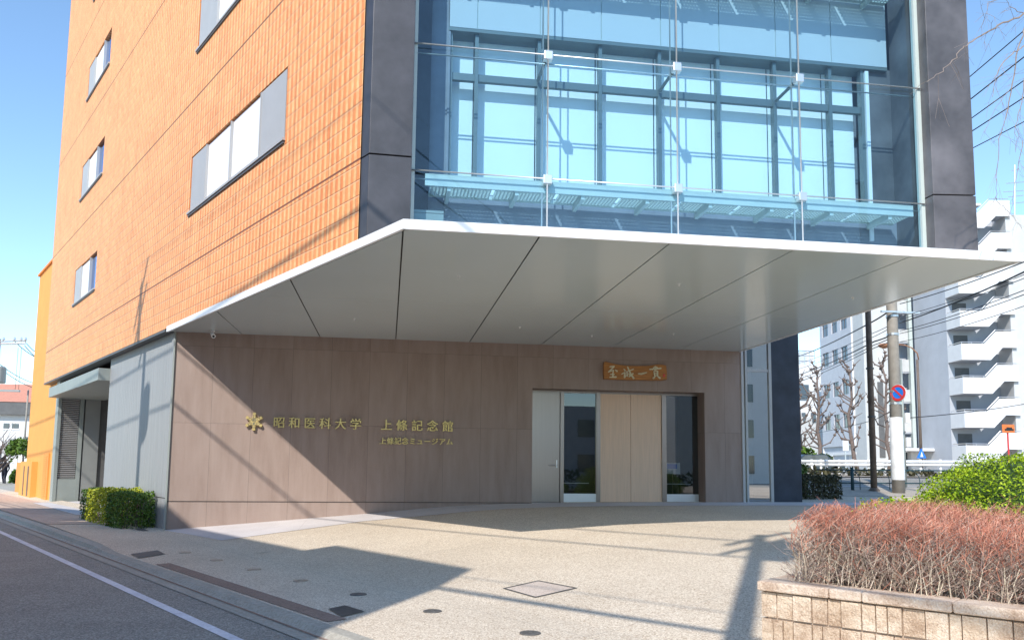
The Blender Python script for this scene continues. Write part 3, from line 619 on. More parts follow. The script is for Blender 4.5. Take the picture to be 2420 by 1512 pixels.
fr.build('frame', 'iron', ac); MB().quad(*[cc+(p-cc)*.93-np.array([0, 0, .003]) for p in dq]).build('infill', 'cover_infill', ac)
def cover(pxs, label, name='drain_cover', m='iron', cat='drain cover'):
    q = [G(*p)+np.array([0, 0, .014]) for p in pxs]; c = sum(q)/4; b = MB()
    b.quad(*q)
    o = b.build(name, m); tag(o, label, cat)
    # raised ribs
    bb = MB()
    for i in range(9):
        a0, a1 = q[0]+(q[1]-q[0])*(i+.5)/9, q[3]+(q[2]-q[3])*(i+.5)/9; a0, a1 = a0+(c-a0)*.06, a1+(c-a1)*.06; e = (q[1]-q[0])/30
        bb.quad(a0, a0+e, a1+e, a1)
    for v in range(len(bb.v)): bb.v[v] = (bb.v[v][0], bb.v[v][1], bb.v[v][2]+.005)
    bb.build('grate', 'dark_grey', o); return o
cover([(308, 1310), (372, 1301), (390, 1310), (328, 1320)], 'dark square iron cover at the left end of the brown drain strip')
cover([(776, 1440), (815, 1432), (862, 1446), (808, 1459)], 'dark square iron cover at the near end of the brown drain strip')
cover([(262, 1254), (338, 1249), (352, 1255), (275, 1261)], 'dark rectangular grate on the pavement under the clipped hedge')
cover([(222, 1272), (284, 1270), (290, 1275), (232, 1278)], 'flat grey utility cover in the pavement left of the square iron cover', 'utility_cover', 'gutter', 'utility cover')

# ================================================================== PLANTS
def leaves(n, sampler, size, up=.3):
    P, N = sampler(n); n = len(P)
    d = rng.normal(size=(n, 3)); d += N*.9; d[:, 2] += up; d /= np.linalg.norm(d, axis=1)[:, None]
    a = rng.normal(size=(n, 3)); a -= d*(a*d).sum(1)[:, None]; a /= np.linalg.norm(a, axis=1)[:, None]; b = np.cross(d, a)
    s = size*(.6+.8*rng.random(n))[:, None]; l = s*1.0; w_ = s*.5
    return np.stack([P-a*l, P-b*w_, P+a*l, P+b*w_], 1)
def box_sampler(f, depth=.12, bulge=.05):
    """f(u,v,w in 0..1) -> points; leaves crowd towards the skin"""
    def S(n):
        u = rng.random((n, 3)); k = rng.integers(0, 5, n); dd_ = np.abs(rng.normal(size=n))*depth
        N = np.zeros((n, 3))
        for face, (ax, hi) in enumerate(((0, 0), (0, 1), (1, 0), (1, 1), (2, 1))):
            i = k == face; u[i, ax] = (1-dd_[i]) if hi else dd_[i]; N[i, ax] = 1 if hi else -1
        u = np.clip(u, 0, 1)
        return f(u), N
    return S
def hedge_f(o, ax, ay, az, wob=.06):
    o, ax, ay, az = map(lambda v: np.array(v, float), (o, ax, ay, az))
    def f(u):
        c = u-.5; c[:, 2] = u[:, 2]-.35
        r = 1-.10*np.maximum(0, np.abs(c[:, 0])*2-.6)*np.maximum(0, c[:, 2])*2
        ww = wob*(np.sin(u[:, 0]*9+u[:, 2]*5)+np.sin(u[:, 1]*7+u[:, 0]*4+1))[:, None]*.5
        P = o+ax*u[:, :1]+ay*u[:, 1:2]+az*(u[:, 2:3]*r[:, None])
        return P+ww*np.array([.5, .5, .8])
    return f
def core(b, o, ax, ay, az, k=.12):
    o, ax, ay, az = map(lambda v: np.array(v, float), (o, ax, ay, az)); return b.hexa(lambda a, c, e: o+ax*a+ay*c+az*e, (k, 1-k), (k, 1-k), (0, 1-k))
def stems(t, pts, h, m='bark'):
    b = MB()
    for p in pts: b.tube([p, (p[0]+rng.normal()*.05, p[1]+rng.normal()*.05, p[2]+h)], [.02, .008], 5)
    b.build('stem', m, t)
def hedge(label, o, ax, ay, az, n, size, m, cat='hedge', wob=.06, depth=.1):
    t = thing('clipped_hedge', label, cat, o); quads('foliage', leaves(n, box_sampler(hedge_f(o, ax, ay, az, wob), depth), size), m, t)
    o_, ax, ay, az = map(lambda v: np.array(v, float), (o, ax, ay, az))
    stems(t, [o_+ax*a+ay*c for a in np.linspace(.12, .88, 5) for c in (.3, .7)], az[2]*.8); return t
# the three-tone hedge at the foot of the grey wall
e0 = 11.75
hedge('dark green end of the small clipped hedge nearest the stone corner', LP(11.85, -.15, 0), LD*1.15, LN*.85, (0, 0, .88), 5200, .03, 'leaf')
hedge('golden yellow middle of the small clipped hedge at the foot of the grey wall', LP(12.9, -.15, 0), LD*2.2, LN*.92, (0, 0, .93), 4500, .032, 'leaf_yellow')
hedge('mid green far end of the small clipped hedge at the foot of the grey wall', LP(15.0, -.15, 0), LD*1.2, LN*.85, (0, 0, .88), 4000, .032, 'leaf')
# hedge beyond the dark slab
h0 = at(1893, 1168, 22.2); hx = at(2006, 1168, 22.2)
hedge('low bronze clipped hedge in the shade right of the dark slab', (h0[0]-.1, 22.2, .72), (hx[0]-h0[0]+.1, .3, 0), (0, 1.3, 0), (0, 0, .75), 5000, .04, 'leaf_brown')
hedge('taller green hedge behind the low bronze hedge beside the dark slab', (h0[0]-.3, 23.0, .72), ((hx[0]-h0[0])*.78, .3, 0), (0, 1.4, 0), (0, 0, 1.10), 5000, .045, 'leaf', wob=.16)
# big bright bush on the right
def blob_sampler(c, r, seed=0, lump=.10, shell=.16):
    c = np.array(c); r = np.array(r)
    def S(n):
        d = rng.normal(size=(n, 3)); d[:, 2] = np.abs(d[:, 2])*1.1-.25; d /= np.linalg.norm(d, axis=1)[:, None]
        k = 1-np.abs(rng.normal(size=n))*shell
        k *= 1+lump*(np.sin(d[:, 0]*7+seed)*np.sin(d[:, 1]*8+seed*2)+.6*np.sin(d[:, 2]*13+d[:, 0]*11+seed))
        return c+d*r*k[:, None], d
    return S
bc = at(2420, 1170, 10.6)
t = thing('round_shrub', 'big bright green rounded shrub behind the red twig bush', 'shrub', (bc[0], bc[1], .5))
S1 = blob_sampler((bc[0]+.30, 10.4, .72), (2.2, 1.75, 1.25), 1.0, .05)
quads('foliage', leaves(60000, S1, .021, .5), 'leaf_bright', t)
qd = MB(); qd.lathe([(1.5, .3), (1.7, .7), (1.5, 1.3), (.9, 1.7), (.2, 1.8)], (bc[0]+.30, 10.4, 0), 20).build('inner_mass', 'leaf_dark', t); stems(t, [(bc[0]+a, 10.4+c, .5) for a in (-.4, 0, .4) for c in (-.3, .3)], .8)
sv = at(2090, 1180, 9.6)
t = thing('low_shrub', 'small patch of bright green leaves between the red twig bush and the pole', 'shrub', (sv[0], sv[1], .6))
quads('foliage', leaves(1800, blob_sampler((sv[0]+.15, 9.6, .72), (.75, .5, .55), 2.0), .035, .5), 'leaf_bright', t); stems(t, [(sv[0], 9.6, .6), (sv[0]+.2, 9.6, .6)], .4)
# planter wall with red twig bush
P0 = np.array([2.96, 6.14, 0]); U = np.array([.625, -.781, 0]); V = np.array([.781, .625, 0])
def PL(a, c, z): return P0+U*a+V*c+np.array([0, 0, z])
pw = thing('planter_wall', 'low wall of split faced beige blocks with pale cap stones round the planting bed', 'planter wall', P0)
BL = [.57, .24, .60, .62, .62, .62, .62, .62, .62]
rows = [(-.3, .018), (.02, .222), (.232, .434), (.444, .64)]
bl = MB(); srnd = random.Random(3)
for zi, (z0, z1) in enumerate(rows):
    a = .0
    while a < 5:
        ln_ = srnd.choice([.10, .13, .15, .08, .12]); bl.hexa(PL, (a+.005, a+ln_-.005), (.018+srnd.uniform(-.008, .010), .2), (z0+.004, z1-.004)); a += ln_
    a = .2
    while a < 4:
        ln_ = srnd.choice([.10, .13, .15]); bl.hexa(lambda p, q, z: PL(q, p, z), (a+.005, a+ln_-.005), (.018+srnd.uniform(-.008, .008), .2), (z0+.004, z1-.004)); a += ln_
bl.build('block_course', 'block', pw); MB().hexa(PL, (.045, 5), (.045, .19), (-.3, .64)).hexa(PL, (.045, .19), (.19, 4), (-.3, .64)).build('mortar', 'mortar', pw)
a = -.02; first = True
for k, ln_ in enumerate(BL):
    MB().hexa(PL, (a+.003, a+ln_-.003), (-.012+.004*(k % 2), .25), (.648, .722)).build('cap_stone', 'cap', pw, bevel=.012); a += ln_
a = .255
for k in range(6): MB().hexa(PL, (-.015, .24), (a, a+.6), (.648, .722)).build('cap_stone', 'cap', pw, bevel=.012); a += .605
so_ = MB().hexa(PL, (.18, 5), (.18, 4), (.2, .60)).build('planting_soil', 'soil'); struct(so_)
rb = thing('red_twig_bush', 'dense leafless bush of red brown twigs in the block planter', 'bush', PL(1.5, .8, .6))
stv = []; twv = []
def twig3(lst, p, q, r0, r1):
    p, q = np.array(p), np.array(q); t_ = q-p; t_ /= np.linalg.norm(t_)+1e-9; a_ = np.cross(t_, [.3, .8, .5]); a_ /= np.linalg.norm(a_)+1e-9; b_ = np.cross(t_, a_)
    lst.append((p, q, a_, b_, r0, r1))
def hbound(a, c):   # top of the bush
    e = a-.10+.03*math.sin(c*9); f = min(c-.16, 3.3-c); k = min(1, max(0, e)/.2); k2 = min(1, max(0, f)/.25)
    return .60+.69*math.sqrt(max(0, k*(2-k)))*(.74+.26*math.sqrt(max(0, k2*(2-k2))))+.03*math.sin(a*3)+.025*math.sin(c*4+a*2)+.02*math.sin(a*11+c*7)
def inside(p, slack=.03):
    q = np.array(p)-P0; a, c = float(q@U), float(q@V); return a > .05 and c > .12 and p[2] < hbound(a, c)+slack*rng.random()
tan_ = []
def put(p, q, r0, r1, top, stem=False):
    if not (inside(q) or (inside(p) and rng.random() < .06)): return False
    zz = q[2]; red = zz > top-.12+rng.normal()*.09 or rng.random() < .08
    twig3(stv if stem else (twv if red else tan_), p, q, r0, r1); return True
for i in range(1450):
    a = .2+4.4*rng.random()**1.1; c = .2+2.9*rng.random()**1.7
    top = hbound(a, c); h_ = top-.6
    if h_ < .12: continue
    p = PL(a, c, .6); n_ = 5; lean = np.array([rng.normal()*.06, rng.normal()*.06, 0]); pts = [p]
    for k in range(1, n_+1): pts.append(p+lean*(k/n_)*h_*1.6+np.array([rng.normal()*.02, rng.normal()*.02, h_*k/n_*.97]))
    for k in range(n_):
        r0 = .0044*(1-k/n_*.62); put(pts[k], pts[k+1], r0, r0*.82, top, k < 3 and rng.random() < .8)
        for _ in range(1 if k == 0 else 4):
            ang = rng.random()*6.28; d = np.array([math.cos(ang), math.sin(ang), .45+.6*rng.random()]); d /= np.linalg.norm(d); L_ = .06+.11*rng.random()
            q0 = pts[k]+(pts[k+1]-pts[k])*rng.random(); q1 = q0+d*L_; q2 = q1+(d+np.array([rng.normal()*.45, rng.normal()*.45, .3]))*L_*.6
            if not put(q0, q1, .0019, .0016, top): continue
            put(q1, q2, .0016, .0011, top)
            for _ in range(2):
                d2 = d+rng.normal(size=3)*.7; d2 /= np.linalg.norm(d2); q3 = q1+(q0-q1)*rng.random()*.6; put(q3, q3+d2*L_*.55, .0013, .0009, top)
def twmesh(name, lst, m, parent):
    n = len(lst); A = [np.array([x[i] for x in lst]) for i in range(6)]; V_ = np.zeros((n, 6, 3))
    for j in range(3):
        an = 2*math.pi*j/3; o = A[2]*math.cos(an)+A[3]*math.sin(an); V_[:, j] = A[0]+o*A[4][:, None]; V_[:, 3+j] = A[1]+o*A[5][:, None]
    base_ = np.arange(n)[:, None]*6; fs = np.concatenate([base_+np.array([[j, (j+1) % 3, 3+(j+1) % 3, 3+j]]) for j in range(3)])
    me = bpy.data.meshes.new(name); me.from_pydata(V_.reshape(-1, 3).tolist(), [], fs.tolist()); me.update(); return link(name, me, m, parent)
twmesh('stems', stv, 'stem', rb); twmesh('red_twigs', twv, 'twig_red', rb); twmesh('tan_twigs', tan_, 'twig_tan', rb)

# weeping bare tree, its trunk right of the frame, branches hanging into the picture
wt = thing('bare_weeping_tree', 'bare weeping tree whose thin branches hang into the upper right corner', 'tree', (10.4, 7.6, .5))
MB().tube([(10.4, 7.6, .4), (10.35, 7.65, 2.5), (10.2, 7.9, 4.6), (10.0, 8.3, 6.2), (9.6, 8.8, 7.6)], [.2, .17, .14, .11, .07], 10).tube([(10.2, 7.9, 4.6), (10.8, 8.6, 6.2), (11.2, 9.2, 7.4)], [.1, .08, .05], 8).build('trunk', 'bark', wt, smooth=True)
cr = MB()
def strand(pp, Y0, Y1, r0, r1, tw=7, spread=.28):
    k = len(pp); P = [at(x, y, Y0+(Y1-Y0)*i/(k-1)) for i, (x, y) in enumerate(pp)]
    # densify with a light wobble
    Q = []
    for i in range(k-1):
        for u in np.linspace(0, 1, 4, endpoint=False): Q.append(P[i]+(P[i+1]-P[i])*u+rng.normal(size=3)*.008)
    Q.append(P[-1]); n_ = len(Q); cr.tube(Q, [r0+(r1-r0)*i/(n_-1) for i in range(n_)], 5)
    for _ in range(tw):
        i = rng.integers(1, n_-1); d = (Q[min(i+1, n_-1)]-Q[i-1]); d /= np.linalg.norm(d)+1e-9; d = d*.6+rng.normal(size=3)*.6+np.array([0, 0, -.5]); d /= np.linalg.norm(d); L_ = spread*(.4+rng.random())
        q1 = Q[i]+d*L_*.5; q2 = q1+(d+np.array([rng.normal()*.3, rng.normal()*.3, -.35]))*L_*.5; cr.tube([Q[i], q1, q2], [r1*.9, r1*.7, r1*.45], 4)
        for _ in range(2): q3 = q1+(d+rng.normal(size=3)*.5+np.array([0, 0, -.3]))*L_*.35; cr.tube([q1, q3], [r1*.6, r1*.4], 3)
hub = (2560, -60)
strand([hub, (2480, 10), (2420, 33), (2370, 55), (2330, 78), (2290, 105), (2270, 118), (2245, 152), (2220, 175), (2190, 195), (2168, 255)][:-1], 9.2, 9.0, .016, .003, 14, .45)
strand([hub, (2500, 60), (2420, 111), (2390, 128), (2362, 160), (2352, 190), (2345, 230)], 9.2, 9.0, .012, .003, 12, .4)
strand([hub, (2500, 20), (2425, 60), (2408, 110), (2393, 200), (2375, 280), (2362, 330), (2355, 420), (2353, 470)], 9.3, 9.2, .013, .0025, 14, .4)
strand([hub, (2520, 80), (2440, 130), (2420, 185), (2415, 240), (2400, 300), (2400, 360)], 9.0, 8.9, .011, .0025, 12, .4)
strand([hub, (2460, -30), (2400, -10), (2335, 5), (2322, 60)], 9.2, 9.0, .009, .0025, 9, .4)
strand([(2420, 33), (2390, 20), (2375, -5)], 9.2, 9.1, .006, .002, 4)
strand([(2353, 470), (2372, 488), (2395, 512), (2415, 540)], 9.2, 9.2, .004, .002, 4, .2)
strand([(2353, 470), (2330, 490), (2312, 512)], 9.2, 9.2, .003, .0015, 2, .15)
strand([(2420, 330), (2405, 400), (2395, 470), (2385, 520)], 9.0, 9.0, .005, .002, 8, .3)
strand([(2393, 200), (2370, 230), (2345, 270), (2318, 330)], 9.2, 9.2, .004, .002, 5, .25)
cr.build('branches', 'bark_pale', wt)

# pollarded street trees
def pollard(px, pyb, Y, pyt, label, seed):
    p = at(px, pyb, Y); top = at(px, pyt, Y)[2]; h_ = top-p[2]; rg = np.random.default_rng(seed); z0 = p[2]-.6
    t = thing('pollarded_tree', label, 'tree', (p[0], p[1], z0), 'pollarded street trees'); b = MB(); c = MB(); P = []
    for k in range(8): P.append(np.array([p[0]+rg.normal()*.1, p[1]+rg.normal()*.1, z0+(h_+.6)*k/7]))
    r = [.17-.016*k for k in range(8)]; b.tube(P, r, 9); b.build('trunk', 'bark', t, smooth=True)
    for k in range(2, 8):
        for _ in range(5):
            a = rg.random()*6.28; L_ = (.8+.9*rg.random())*(1 if k < 6 else .55); d = np.array([math.cos(a), math.sin(a)*.8, .25+.5*rg.random()]); q0 = P[k]+np.array([0, 0, rg.normal()*.25])
            q1 = q0+d*L_*.55; q2 = q1+np.array([d[0]*.5, d[1]*.5, .8])*L_*.5; c.tube([q0, q1, q2], [.06, .042, .035], 6)
            c.lathe([(.02, -.1), (.09, -.06), (.12, 0), (.09, .07), (.02, .1)], q2, 7); c.lathe([(.02, -.08), (.09, 0), (.02, .08)], q1, 6)
            for _ in range(2): q3 = q2+np.array([rg.normal()*.22, rg.normal()*.22, .12+.3*rg.random()]); c.tube([q2, q3], [.03, .015], 4)
    c.lathe([(.03, -.2), (.16, 0), (.03, .2)], P[7], 7); c.build('crown', 'bark', t)
pollard(1893, 1100, 58, 905, 'knobbly pollarded tree partly hidden by the dark slab', 1); pollard(1936, 1098, 56, 880, 'pollarded tree in front of the pale house and the tiled building corner', 2)
pollard(2017, 1100, 54, 878, 'pollarded tree in front of the tiled building, left of the brown post', 3); pollard(2102, 1098, 53, 865, 'pollarded tree just behind the concrete pole with the round sign', 4)
for (px, py, s_, lab) in ((1905, 1075, 1.5, 'leafy green street bush left of the second pollarded tree'), (1950, 1085, 1.0, 'small dark bush right of the second pollarded tree')):
    p = at(px, py, 55); t = thing('street_bush', lab, 'bush', (p[0], p[1], 1.2)); quads('foliage', leaves(700, blob_sampler((p[0], 55, 1.9), (s_*.7, .8, s_*.9), 3), .16), 'leaf_dark' if s_ < 1.2 else 'leaf', t); stems(t, [(p[0], 55, 1.2)], .6)
pp_ = at(2060, 1125, 41.5)
quads('verge_foliage', leaves(2600, box_sampler(hedge_f((12.5, 41.5, 1.10), (32, 0, 0), (0, 1.2, 0), (0, 0, .55), .2), .3), .16), 'leaf_brown')
bpy.data.objects['verge_foliage']['kind'] = 'stuff'; tag(bpy.data.objects['verge_foliage'], 'straggly low plants along the far kerb under the white guardrail', 'ground cover')

# ================================================================== STREET FURNITURE, RIGHT
def pole_at(px, py, Y, top, r0, r1, name, label, m, cat='pole', group=None):
    p = at(px, py, Y); t = thing(name, label, cat, (p[0], p[1], p[2]), group)
    MB().tube([(p[0], p[1], p[2]-.1), (p[0], p[1], top)], [r0, r1], 16).build('shaft', m, t, smooth=True); return t, p
t, p = pole_at(2124, 1167, 26, 12.5, .215, .16, 'utility_pole', 'thick concrete utility pole with a white wrap carrying the round no parking sign', 'concrete')
zb = at(2124, 1134, 26)[2]; zt = at(2120, 987, 26)[2]
cv = MB().lathe([(.222, 0), (.226, .02), (.215, zt-zb), (.208, zt-zb+.01)], (p[0], p[1], zb), 20).build('white_cover', 'white', t, smooth=True)
bd = MB()
for z in (at(2120, 748, 26)[2], at(2120, 791, 26)[2], at(2120, 925, 26)[2], at(2120, 953, 26)[2]): bd.lathe([(.21, -.04), (.21, .04)], (p[0], p[1], z), 16)
bd.build('band', 'steel_bright', t); MB().box((p[0]-.6, p[0]+.9), (p[1]-.3, p[1]-.22), (at(2120, 743, 26)[2], at(2120, 739, 26)[2])).build('bracket_arm', 'steel_bright', t)
sg = at(2122, 928, 25.72); t = thing('no_parking_sign', 'round red and blue no parking sign strapped to the concrete pole', 'road sign', sg)
SA = R(-66)
def SG(x, z, y): return (sg[0]+x*math.cos(SA)-y*math.sin(SA)*1, sg[1]+x*math.sin(SA)+y*math.cos(SA), sg[2]+z)
def disc(r0, r1, y0, y1, n=40):
    b = MB(); o = []
    for j in range(n):
        a = 2*math.pi*j/n; c_, s_ = math.cos(a), math.sin(a); o.append((c_, s_))
    vs = [SG(c*r1, s*r1, y0) for c, s in o]+[SG(c*r1, s*r1, y1) for c, s in o]+([SG(c*r0, s*r0, y0) for c, s in o]+[SG(c*r0, s*r0, y1) for c, s in o] if r0 else [])
    fs = [(j, (j+1) % n, n+(j+1) % n, n+j) for j in range(n)]
    if r0: fs += [(j, 2*n+j, 2*n+(j+1) % n, (j+1) % n) for j in range(n)]+[(n+j, n+(j+1) % n, 3*n+(j+1) % n, 3*n+j) for j in range(n)]+[(2*n+j, 3*n+j, 3*n+(j+1) % n, 2*n+(j+1) % n) for j in range(n)]
    else: fs += [tuple(range(n)), tuple(range(n, 2*n))[::-1]]
    return b.add(vs, fs)
disc(0, .30, 0, .02).build('plate', 'white', t); disc(.205, .288, -.012, -.002).build('red_ring', 'red', t); disc(0, .20, -.008, -.001).build('blue_field', 'blue', t)
b = MB(); a_ = R(-45); ca, sa = math.cos(a_), math.sin(a_)
b.add([SG(u*ca-v_*sa, u*sa+v_*ca, y) for y in (-.018, -.009) for u, v_ in ((-.207, -.032), (.207, -.032), (.207, .032), (-.207, .032))], [(0, 1, 2, 3), (7, 6, 5, 4), (0, 4, 5, 1), (1, 5, 6, 2), (2, 6, 7, 3), (3, 7, 4, 0)]); b.build('slash', 'red', t)
MB().add([SG(x, z, y) for y in (.02, .12) for x, z in ((-.04, -.15), (.04, -.15), (.04, .15), (-.04, .15))], [(0, 1, 2, 3), (7, 6, 5, 4), (0, 4, 5, 1), (1, 5, 6, 2), (2, 6, 7, 3), (3, 7, 4, 0)]).build('clip', 'steel', t)
t, p2 = pole_at(2066, 1160, 27.2, 11.5, .115, .10, 'steel_post', 'slim brown steel post standing left of the concrete utility pole', 'brown_metal', 'post')
bd = MB().lathe([(.14, -.03), (.14, .03)], (p2[0], p2[1], 5.4), 12).lathe([(.14, -.03), (.14, .03)], (p2[0], p2[1], 3.6), 12); bd.build('band', 'dark_grey', t); MB().lathe([(.2, -.02), (.2, .04), (.13, .12)], (p2[0], p2[1], p2[2]), 12).build('base_collar', 'brown_metal', t)
t, p3_ = pole_at(2141, 1162, 30, 6.2, .055, .045, 'sign_post', 'thin pale green post with small boxes right of the concrete pole', 'green_grey', 'post')
MB().box((p3_[0]+.05, p3_[0]+.25), (29.9, 30.1), (2.6, 3.0)).box((p3_[0]+.05, p3_[0]+.25), (29.9, 30.1), (3.6, 4.0)).build('box', 'white', t)
# pipe fence by the corner
fb0 = at(1955, 1155, 27.6); fb1 = at(2135, 1155, 27.6); fz = .92
t = thing('pipe_fence', 'dark green pipe fence with thick posts behind the low bronze hedge', 'fence', (fb0[0], 27.6, fz))
for px in (2015, 2136, 2260):
    q = at(px, 1155, 27.6); MB().tube([(q[0], 27.6, fz-.1), (q[0], 27.6, fz+.82)], .06, 10).build('post', 'green_pipe', t, smooth=True)
rl = MB()
for z in (.72, .24): rl.tube([(fb0[0]-.4, 27.6, fz+z), (fb1[0]+3.5, 27.6, fz+z+.02)], .024, 8)
rl.build('rail', 'green_pipe', t, smooth=True)
for px in (2010, 2080, 2152):
    q = at(px, 1140, 27.6)
    MB().tube([(q[0]-.38, 27.6, fz)]+[(q[0]-.38*math.cos(a), 27.6, fz+.35+.37*math.sin(a)) for a in np.linspace(0, math.pi, 9)]+[(q[0]+.38, 27.6, fz)], .014, 6).build('hoop', 'green_pipe', t, smooth=True)
# white guardrail on the far side
ga, gb = at(1880, 1092, 46), at(2300, 1096, 40)
t = thing('guardrail', 'white double pipe guardrail along the far side of the street', 'guardrail', (ga[0], ga[1], 1.2))
rl = MB()
for py0, py1 in ((1089, 1091), (1097, 1099)): rl.tube([at(1870, py0, 46), at(2300, py1, 41)], .085, 10)
rl.build('rail', 'white', t, smooth=True)
for px in (1892, 1918, 1940, 1953, 1983, 2015, 2052, 2092, 2130, 2175, 2222):
    u = (px-1870)/430; Y = 46-5*u; q0 = at(px, 1086, Y); MB().tube([(q0[0], Y, q0[2]-1.3), (q0[0], Y, q0[2]+.02)], .075, 8).build('post', 'white', t, smooth=True)
# street lamp with an orange arm
t, lp_ = pole_at(2178, 1102, 48, float(at(2171, 850, 48)[2]), .1, .08, 'street_lamp', 'brown street lamp with a curved arm reaching left behind the concrete pole', 'brown_metal', 'street lamp')
Y = 48; MB().tube([at(2171, 850, Y), at(2168, 835, Y), at(2155, 822, Y), at(2140, 816, Y), at(2120, 813, Y), at(2100, 815, Y)], .04, 8).build('arm', 'rust_paint', t, smooth=True)
q = at(2090, 816, Y); MB().lathe([(.05, .14), (.3, .1), (.42, 0), (.3, -.12), (.1, -.2)], q, 14).build('lamp_head', 'rust_paint', t, smooth=True)
# little signs
def sign_board(px, py0, py1, Y, wpx, label, m, mpole, base, name='road_sign'):
    q0, q1 = at(px-wpx/2, py1, Y), at(px+wpx/2, py0, Y); t = thing(name, label, 'road sign', ((q0[0]+q1[0])/2, Y, base)); xm_ = (q0[0]+q1[0])/2
    MB().box((q0[0], q1[0]), (Y-.05, Y), (q0[2], q1[2])).build('board', m, t, bevel=.02); MB().tube([(xm_, Y+.04, base), (xm_, Y+.04, q1[2])], .045, 8).build('post', mpole, t); return t, q0, q1
sign_board(1998, 1041, 1065, 50, 13, 'white road sign seen from behind, in front of the tiled building', 'white', 'steel_bright', 1.2)
t, q0, q1 = sign_board(2382, 1003, 1022, 40, 28, 'orange pictogram sign on a red post above the green shrub', 'orange_paint', 'red', 1.0)
MB().box((q0[0]+.14, q1[0]-.08), (39.93, 39.949), (q0[2]+.12, q0[2]+.22)).box((q0[0]+.25, q1[0]-.18), (39.93, 39.949), (q0[2]+.22, q0[2]+.3)).build('pictogram', 'black', t)
q = at(2178, 1072, 47.5); t = thing('pedestrian_sign', 'small blue triangular crossing sign on the brown street lamp', 'road sign', q); b = MB(); b.prism([(-.34, -.28), (.34, -.28), (0, .36)], 0, 1, lambda a, c, e: (q[0]+a, 47.5+.04*e, q[2]+c)); b.build('plate', 'blue', t); MB().prism([(-.1, -.2), (.1, -.2), (.0, .15)], 0, 1, lambda a, c, e: (q[0]+a, 47.48+.015*e, q[2]+c)).build('symbol', 'white', t)
# car behind the guardrail
q = at(1915, 1092, 52); cx, cz = q[0], 1.28; t = thing('parked_car', 'dark car mostly hidden behind the white guardrail and dark slab', 'car', (cx, 52, cz))
prof = [(-2.1, .35), (-2.15, .75), (-1.6, .92), (-.9, 1.42), (.7, 1.45), (1.3, .98), (2.05, .85), (2.15, .4)]
MB().prism(prof, 51.1, 52.9, lambda a, c, e: (cx+a, e, cz+c)).build('body', 'car_paint', t, bevel=.05)
MB().prism([(-1.35, .95), (-.85, 1.36), (.66, 1.39), (1.1, .98)], 51.08, 52.92, lambda a, c, e: (cx+a, e, cz+c)).build('window', 'glass_bg', t)
for a in (-1.3, 1.35):
    for y in (51.2, 52.8):
        wl = MB().tube([(cx+a, y-.1, cz+.32), (cx+a, y+.1, cz+.32)], .32, 18).build('wheel', 'tyre', t); MB().tube([(cx+a, y-.11, cz+.32), (cx+a, y+.11, cz+.32)], .18, 12).build('rim', 'steel', wl)

# ================================================================== BUILDINGS ACROSS THE STREET, RIGHT
BA = R(8.9); BF = np.array([math.sin(BA), math.cos(BA), 0]); BR = np.array([math.cos(BA), -math.sin(BA), 0])
def frame(o): o = np.array(o, float); return lambda a, c, z: o+BR*a+BF*c+np.array([0, 0, z])   # a right, c away, z up
# tiled office
o = at(2021, 1100, 70); o[2] = 1.4; TB = frame(o)
t = thing('tiled_office', 'pale grey tiled building with rows of recessed windows beyond the pollarded trees', 'building', o)
holes = []
sills = [float(at(2003, y, 71.6)[2])-1.4 for y in (1011, 932, 853, 778)]; sills += [sills[-1]+3.05*k for k in (1, 2, 3)]
for z in sills:
    for c in ((.9, 2.46), (3.23, 4.70), (5.56, 7.17)): holes.append((c[0], c[1], z, z+1.45))
def TBl(c, d, z): return TB(0+d, c, z)
tw = MB().holes(TBl, (0, 7.75), (2.6, 24), holes, .16); tw.build('facade', 'bg_tile', t, fix=False)
MB().hexa(TB, (.17, 8), (.02, 7.7), (0, 24)).build('body', 'bg_grey', t); MB().hexa(TB, (-.0, .45), (-.02, .0), (2.6, 24)).hexa(TB, (0, .44), (7.70, 7.75), (0, 24)).build('corner_trim', 'bg_white', t)
MB().hexa(TB, (.5, 1.6), (-.02, .02), (0, 24)).build('dark_column', 'brown_metal', t)
for h in holes:
    wo = MB().hexa(TBl, (h[0], h[1]), (.12, .16), (h[2], h[3])).build('window', 'glass_bg', t); MB().hexa(TBl, (h[0], h[1]), (.09, .119), (h[2]+.95, h[2]+1.0)).hexa(TBl, (h[0]+.74, h[0]+.8), (.09, .119), (h[2], h[3])).build('frame', 'dark_grey', wo)
gr = MB().hexa(TB, (-.0, .45), (0, 7.7), (1.75, 2.0)).hexa(TB, (-.05, .45), (5.3, 7.7), (0, 1.75)); gr.build('porch', 'bg_white', t); MB().hexa(TB, (.3, .45), (.1, 5.2), (0, 1.74)).hexa(TB, (.3, .45), (.1, 7.6), (2.0, 2.59)).build('entrance', 'dark_grey', t)
pp = MB()
for a in (1.75, 2.05): pp.tube([TB(a, -.1, 0), TB(a, -.1, 24)], .09, 8)
pp.build('drain_pipe', 'shelf', t, smooth=True)
